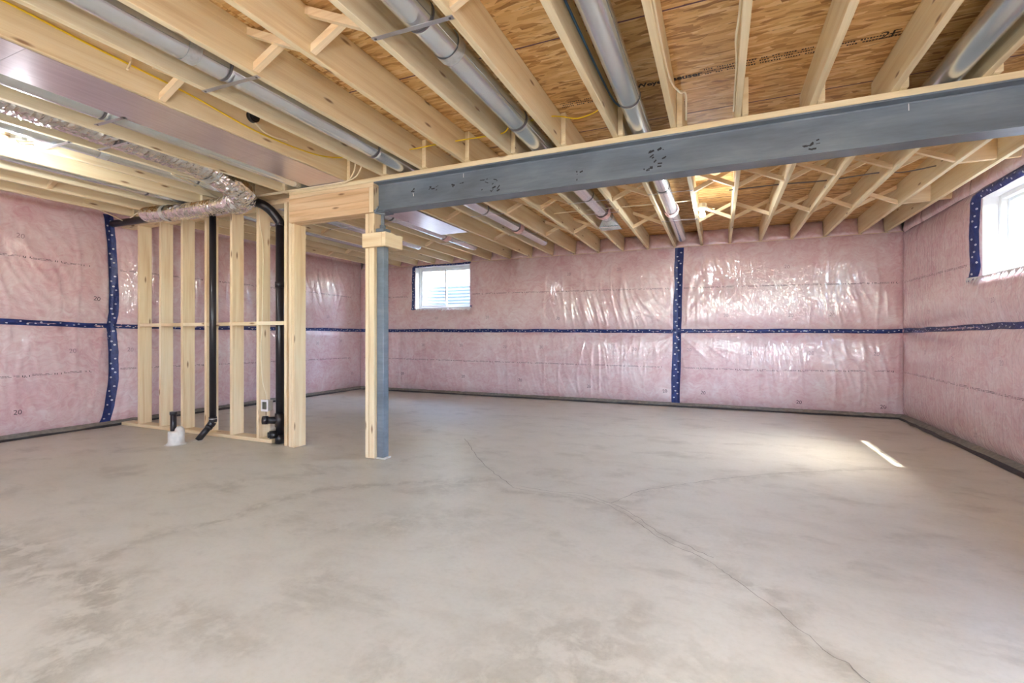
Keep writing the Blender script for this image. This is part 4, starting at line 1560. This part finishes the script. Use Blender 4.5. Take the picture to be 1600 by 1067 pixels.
def flex(name, pts, rad, sq, n, amp):
    P = smooth_path(pts, n)
    # resample evenly
    L = [0]
    for a, b in zip(P, P[1:]):
        L.append(L[-1] + (b - a).length)
    m = max(6, int(L[-1] / 0.021))
    Q = []
    for i in range(m + 1):
        s = L[-1] * i / m
        k = max(j for j in range(len(L)) if L[j] <= s + 1e-9)
        k = min(k, len(P) - 2)
        t = (s - L[k]) / max(1e-9, L[k + 1] - L[k])
        Q.append(P[k].lerp(P[k + 1], t))
    tab = [[rj.uniform(-1, 1) for _ in range(28)] for _ in range(m + 1)]
    bm = bm_tube(Q, lambda i, t: rad * (1 + 0.05 * (i % 2) - 0.03), 22, squash=sq, jitter=lambda i, k: amp * tab[i][k])
    return obj(name, bm, M['foil'], fx)


flex('bay_length', bay, 0.145, (1.0, 0.72), 8, 0.035)
flex('elbow_length', bend, 0.122, (1.0, 0.90), 10, 0.05)
flex('cross_length', run, 0.102, (1.0, 0.80), 8, 0.03)
smooth_sides(obj('foil_band', bm_tube([(-5.50, 3.271, 2.438), (-5.47, 3.271, 2.437), (-5.44, 3.271, 2.436)], 0.106, 26, squash=(1, .83), caps=False, jitter=lambda i, k: 0.03 * math.sin(k * 3 + i * 2)), M['stape'], fx))
smooth_sides(obj('tape_collar', bm_tube([(-4.168, 2.80, 2.588), (-4.172, 2.86, 2.574)], 0.137, 26, squash=(1, .8), caps=False), M['stape'], fx))

# ================================================================== CABLES
def cable(name, pts, r, mat, label, n=8):
    return tag(tube(name, smooth_path(pts, n), r, M[mat], None, 8), label, 'cable')


jx = FX[8] + TW + .006
cable('yellow_cable', [(jx, -1.5, 2.68), (jx, 0.6, 2.70), (jx, 1.52, 2.665), (jx, 1.99, 2.645), (jx, 2.45, 2.60), (jx + .004, 2.93, 2.615), (jx + .03, 3.20, 2.66), (jx + .2, 3.28, 2.68)], 0.0055, 'yellow', 'long yellow cable stapled along the joist beside the foil panel')
cable('yellow_cable', [(-2.68, 3.2, 2.63), (-2.40, 3.21, 2.615), (-2.22, 3.22, 2.615), (-2.05, 3.23, 2.622), (-1.88, 3.24, 2.625), (-1.66, 3.22, 2.61), (-1.46, 3.2, 2.60), (-1.36, 3.15, 2.62), (-1.11, 3.17, 2.64), (-1.03, 3.24, 2.66), (-0.94, 3.36, 2.68), (-0.82, 3.40, 2.72), (-0.76, 3.36, 2.735)], 0.005, 'yellow', 'short yellow cable threaded across the joists in front of the beam')
bxj = FX[14] + TW + .006
cable('blue_cable', [(bxj, -1.5, 2.66), (bxj, 1.2, 2.66), (bxj, 2.1, 2.655), (bxj, 2.8, 2.665), (bxj, 3.2, 2.69), (bxj + .02, 3.34, 2.70)], 0.0065, 'blue', 'blue cable along the joist beside the duct straight ahead')
wx_ = FX[16] - .007
cable('white_cable', [(wx_, -1.5, 2.56), (wx_, 1.5, 2.555), (wx_, 2.3, 2.552), (wx_ - .01, 2.55, 2.545), (wx_, 2.8, 2.55), (wx_, 3.36, 2.54)], 0.006, 'cream', 'white cable along the joist left of the printed subfloor marks')
cx2 = FX[15] + TW + .046
cable('white_cable', [(FX[15] + TW + .007, 1.6, 2.545), (FX[15] + TW + .007, 2.7, 2.545), (cx2, 3.0, 2.56), (cx2 + .03, 3.1, 2.59), (cx2 + .03, 3.2, 2.56), (cx2 + .02, 3.35, 2.53)], 0.006, 'cream', 'white cable bowing off the joist right of the widest duct')
cable('cream_cable', [(-4.95, 3.395, 2.509), (-4.4, 3.394, 2.510), (-4.0, 3.396, 2.509), (-3.6, 3.398, 2.504), (-3.2, 3.40, 2.503), (-3.085, 3.38, 2.512), (-2.99, 3.34, 2.56), (-2.96, 3.33, 2.63), (-2.965, 3.3, 2.72)], 0.0065, 'cream', 'lower of two cream cables curving up at the header')
cable('cream_cable', [(-4.9, 3.375, 2.510), (-4.2, 3.372, 2.511), (-3.6, 3.374, 2.507), (-3.15, 3.375, 2.507), (-2.99, 3.36, 2.525), (-2.90, 3.33, 2.58), (-2.885, 3.32, 2.64), (-2.89, 3.3, 2.72)], 0.0065, 'cream', 'upper of two cream cables curving up at the header')
cable('cream_cable', [(jx, 2.38, 2.73), (jx + .01, 2.42, 2.67), (jx + .012, 2.50, 2.62), (jx + .012, 2.60, 2.612), (jx + .012, 2.72, 2.63)], 0.0065, 'cream', 'short cream cable looping beside the yellow cable')
cable('cream_cable', [(jx, 1.65, 2.71), (jx + .006, 1.64, 2.67), (jx + .012, 1.62, 2.62)], 0.006, 'cream', 'short cream cable end hanging at the joist left of the first strap')
cable('cream_cable', [(-6.33, 2.9, 2.55), (-6.36, 3.1, 2.505), (-6.50, 3.33, 2.485), (-6.55, 3.43, 2.47), (-6.45, 3.40, 2.50), (-6.10, 3.30, 2.512)], 0.0065, 'cream', 'cream cable drooping where the partition meets the left wall')
cable('cream_cable', [(-4.36, 2.62, 2.512), (-4.45, 2.9, 2.508), (-4.60, 3.15, 2.505), (-4.68, 3.32, 2.512)], 0.0065, 'cream', 'cream cable slanting under the joists left of the silver elbow')
cable('cream_cable', [(-1.88, 5.55, 2.60), (-1.5, 5.56, 2.602), (-1.0, 5.58, 2.60), (-0.6, 5.6, 2.598), (-0.22, 5.62, 2.60)], 0.006, 'cream', 'cream cable crossing the joists behind the beam toward the right bulb')
cable('grey_cable', [(0.1, 5.45, 2.62), (0.56, 5.44, 2.62), (0.95, 5.43, 2.605), (1.37, 5.40, 2.615), (1.55, 5.42, 2.60), (1.78, 5.40, 2.62)], 0.006, 'greycable', 'dark grey cable threaded through the joists at the right behind the beam')
pv = thing('black_grommet', 'black pipe end poking through the joist beside the yellow cable', 'pipe', (jx, 2.40, 2.69))
cyl('grommet_ring', (jx - .003, 2.42, 2.69), (jx + .03, 2.42, 2.69), 0.042, M['black'], pv, 18)
cyl('grommet_core', (jx + .0301, 2.42, 2.69), (jx + .036, 2.42, 2.69), 0.030, M['abs'], pv, 18)

# ================================================================== BARE BULBS
def bulb(x, y, z, mat, label):
    t = thing('bare_bulb', label, 'lamp', (x, y, z))
    # metal octagon box on the joist face
    bm = bm_tube([(x, y, z + .075), (x, y, z + .118)], 0.045, 8)
    obj('ceiling_box', bm, M['rust'], t)
    bm = bm_tube([(x, y, z + .030), (x, y, z + .045), (x, y, z + .060), (x, y, z + .074)], lambda i, q: (0.024, 0.030, 0.050, 0.056)[i], 20)
    smooth_sides(obj('lamp_holder', bm, M['white'], t))
    pr = [(-.032, .012), (-.028, .022), (-.018, .029), (-.004, .032), (.010, .029), (.020, .022), (.029, .016)]
    bm = bm_tube([(x, y, z + a) for a, _ in pr], lambda i, q: pr[i][1], 18)
    smooth_sides(obj('bulb_glass', bm, M[mat], t))
    for s in (0, 1):
        q = [(x + .035, y, z + .065), (x + .07, y + .04, z + .062 - .02 * s), (x + .12, y + .03, z + .058 - .02 * s), (x + .11, y - .03, z + .04 - .02 * s), (x + .045, y - .03, z + .06)]
        tube('cable_loop', smooth_path(q, 6), 0.006, M['cream'], t, 8)
    return t


bulb(-4.685, 1.76, 2.452, 'bulb', 'glowing bare bulb under the joists at the left')
bulb(-0.165, 5.62, 2.435, 'bulb', 'glowing bare bulb behind the beam straight ahead')
bulb(-2.1, -1.9, 0.95, 'fillbulb', 'added fill bulb hanging on a cord behind the viewer')  # this and the next are unseen bulbs added to light ceiling and walls
bulb(1.30, -1.7, 0.95, 'fillbulb', 'added fill bulb hanging on a cord behind and right of the viewer')
for x, y in ((-2.1, -1.9), (1.30, -1.7)):  # cords for the two added fill bulbs
    cable('added_bulb_cord', [(x, y, 1.07), (x + .005, y, 1.8), (x, y, 2.515)], 0.006, 'cream', 'cord of the added fill bulb %s the viewer' % ('behind' if x < 0 else 'behind and right of'))
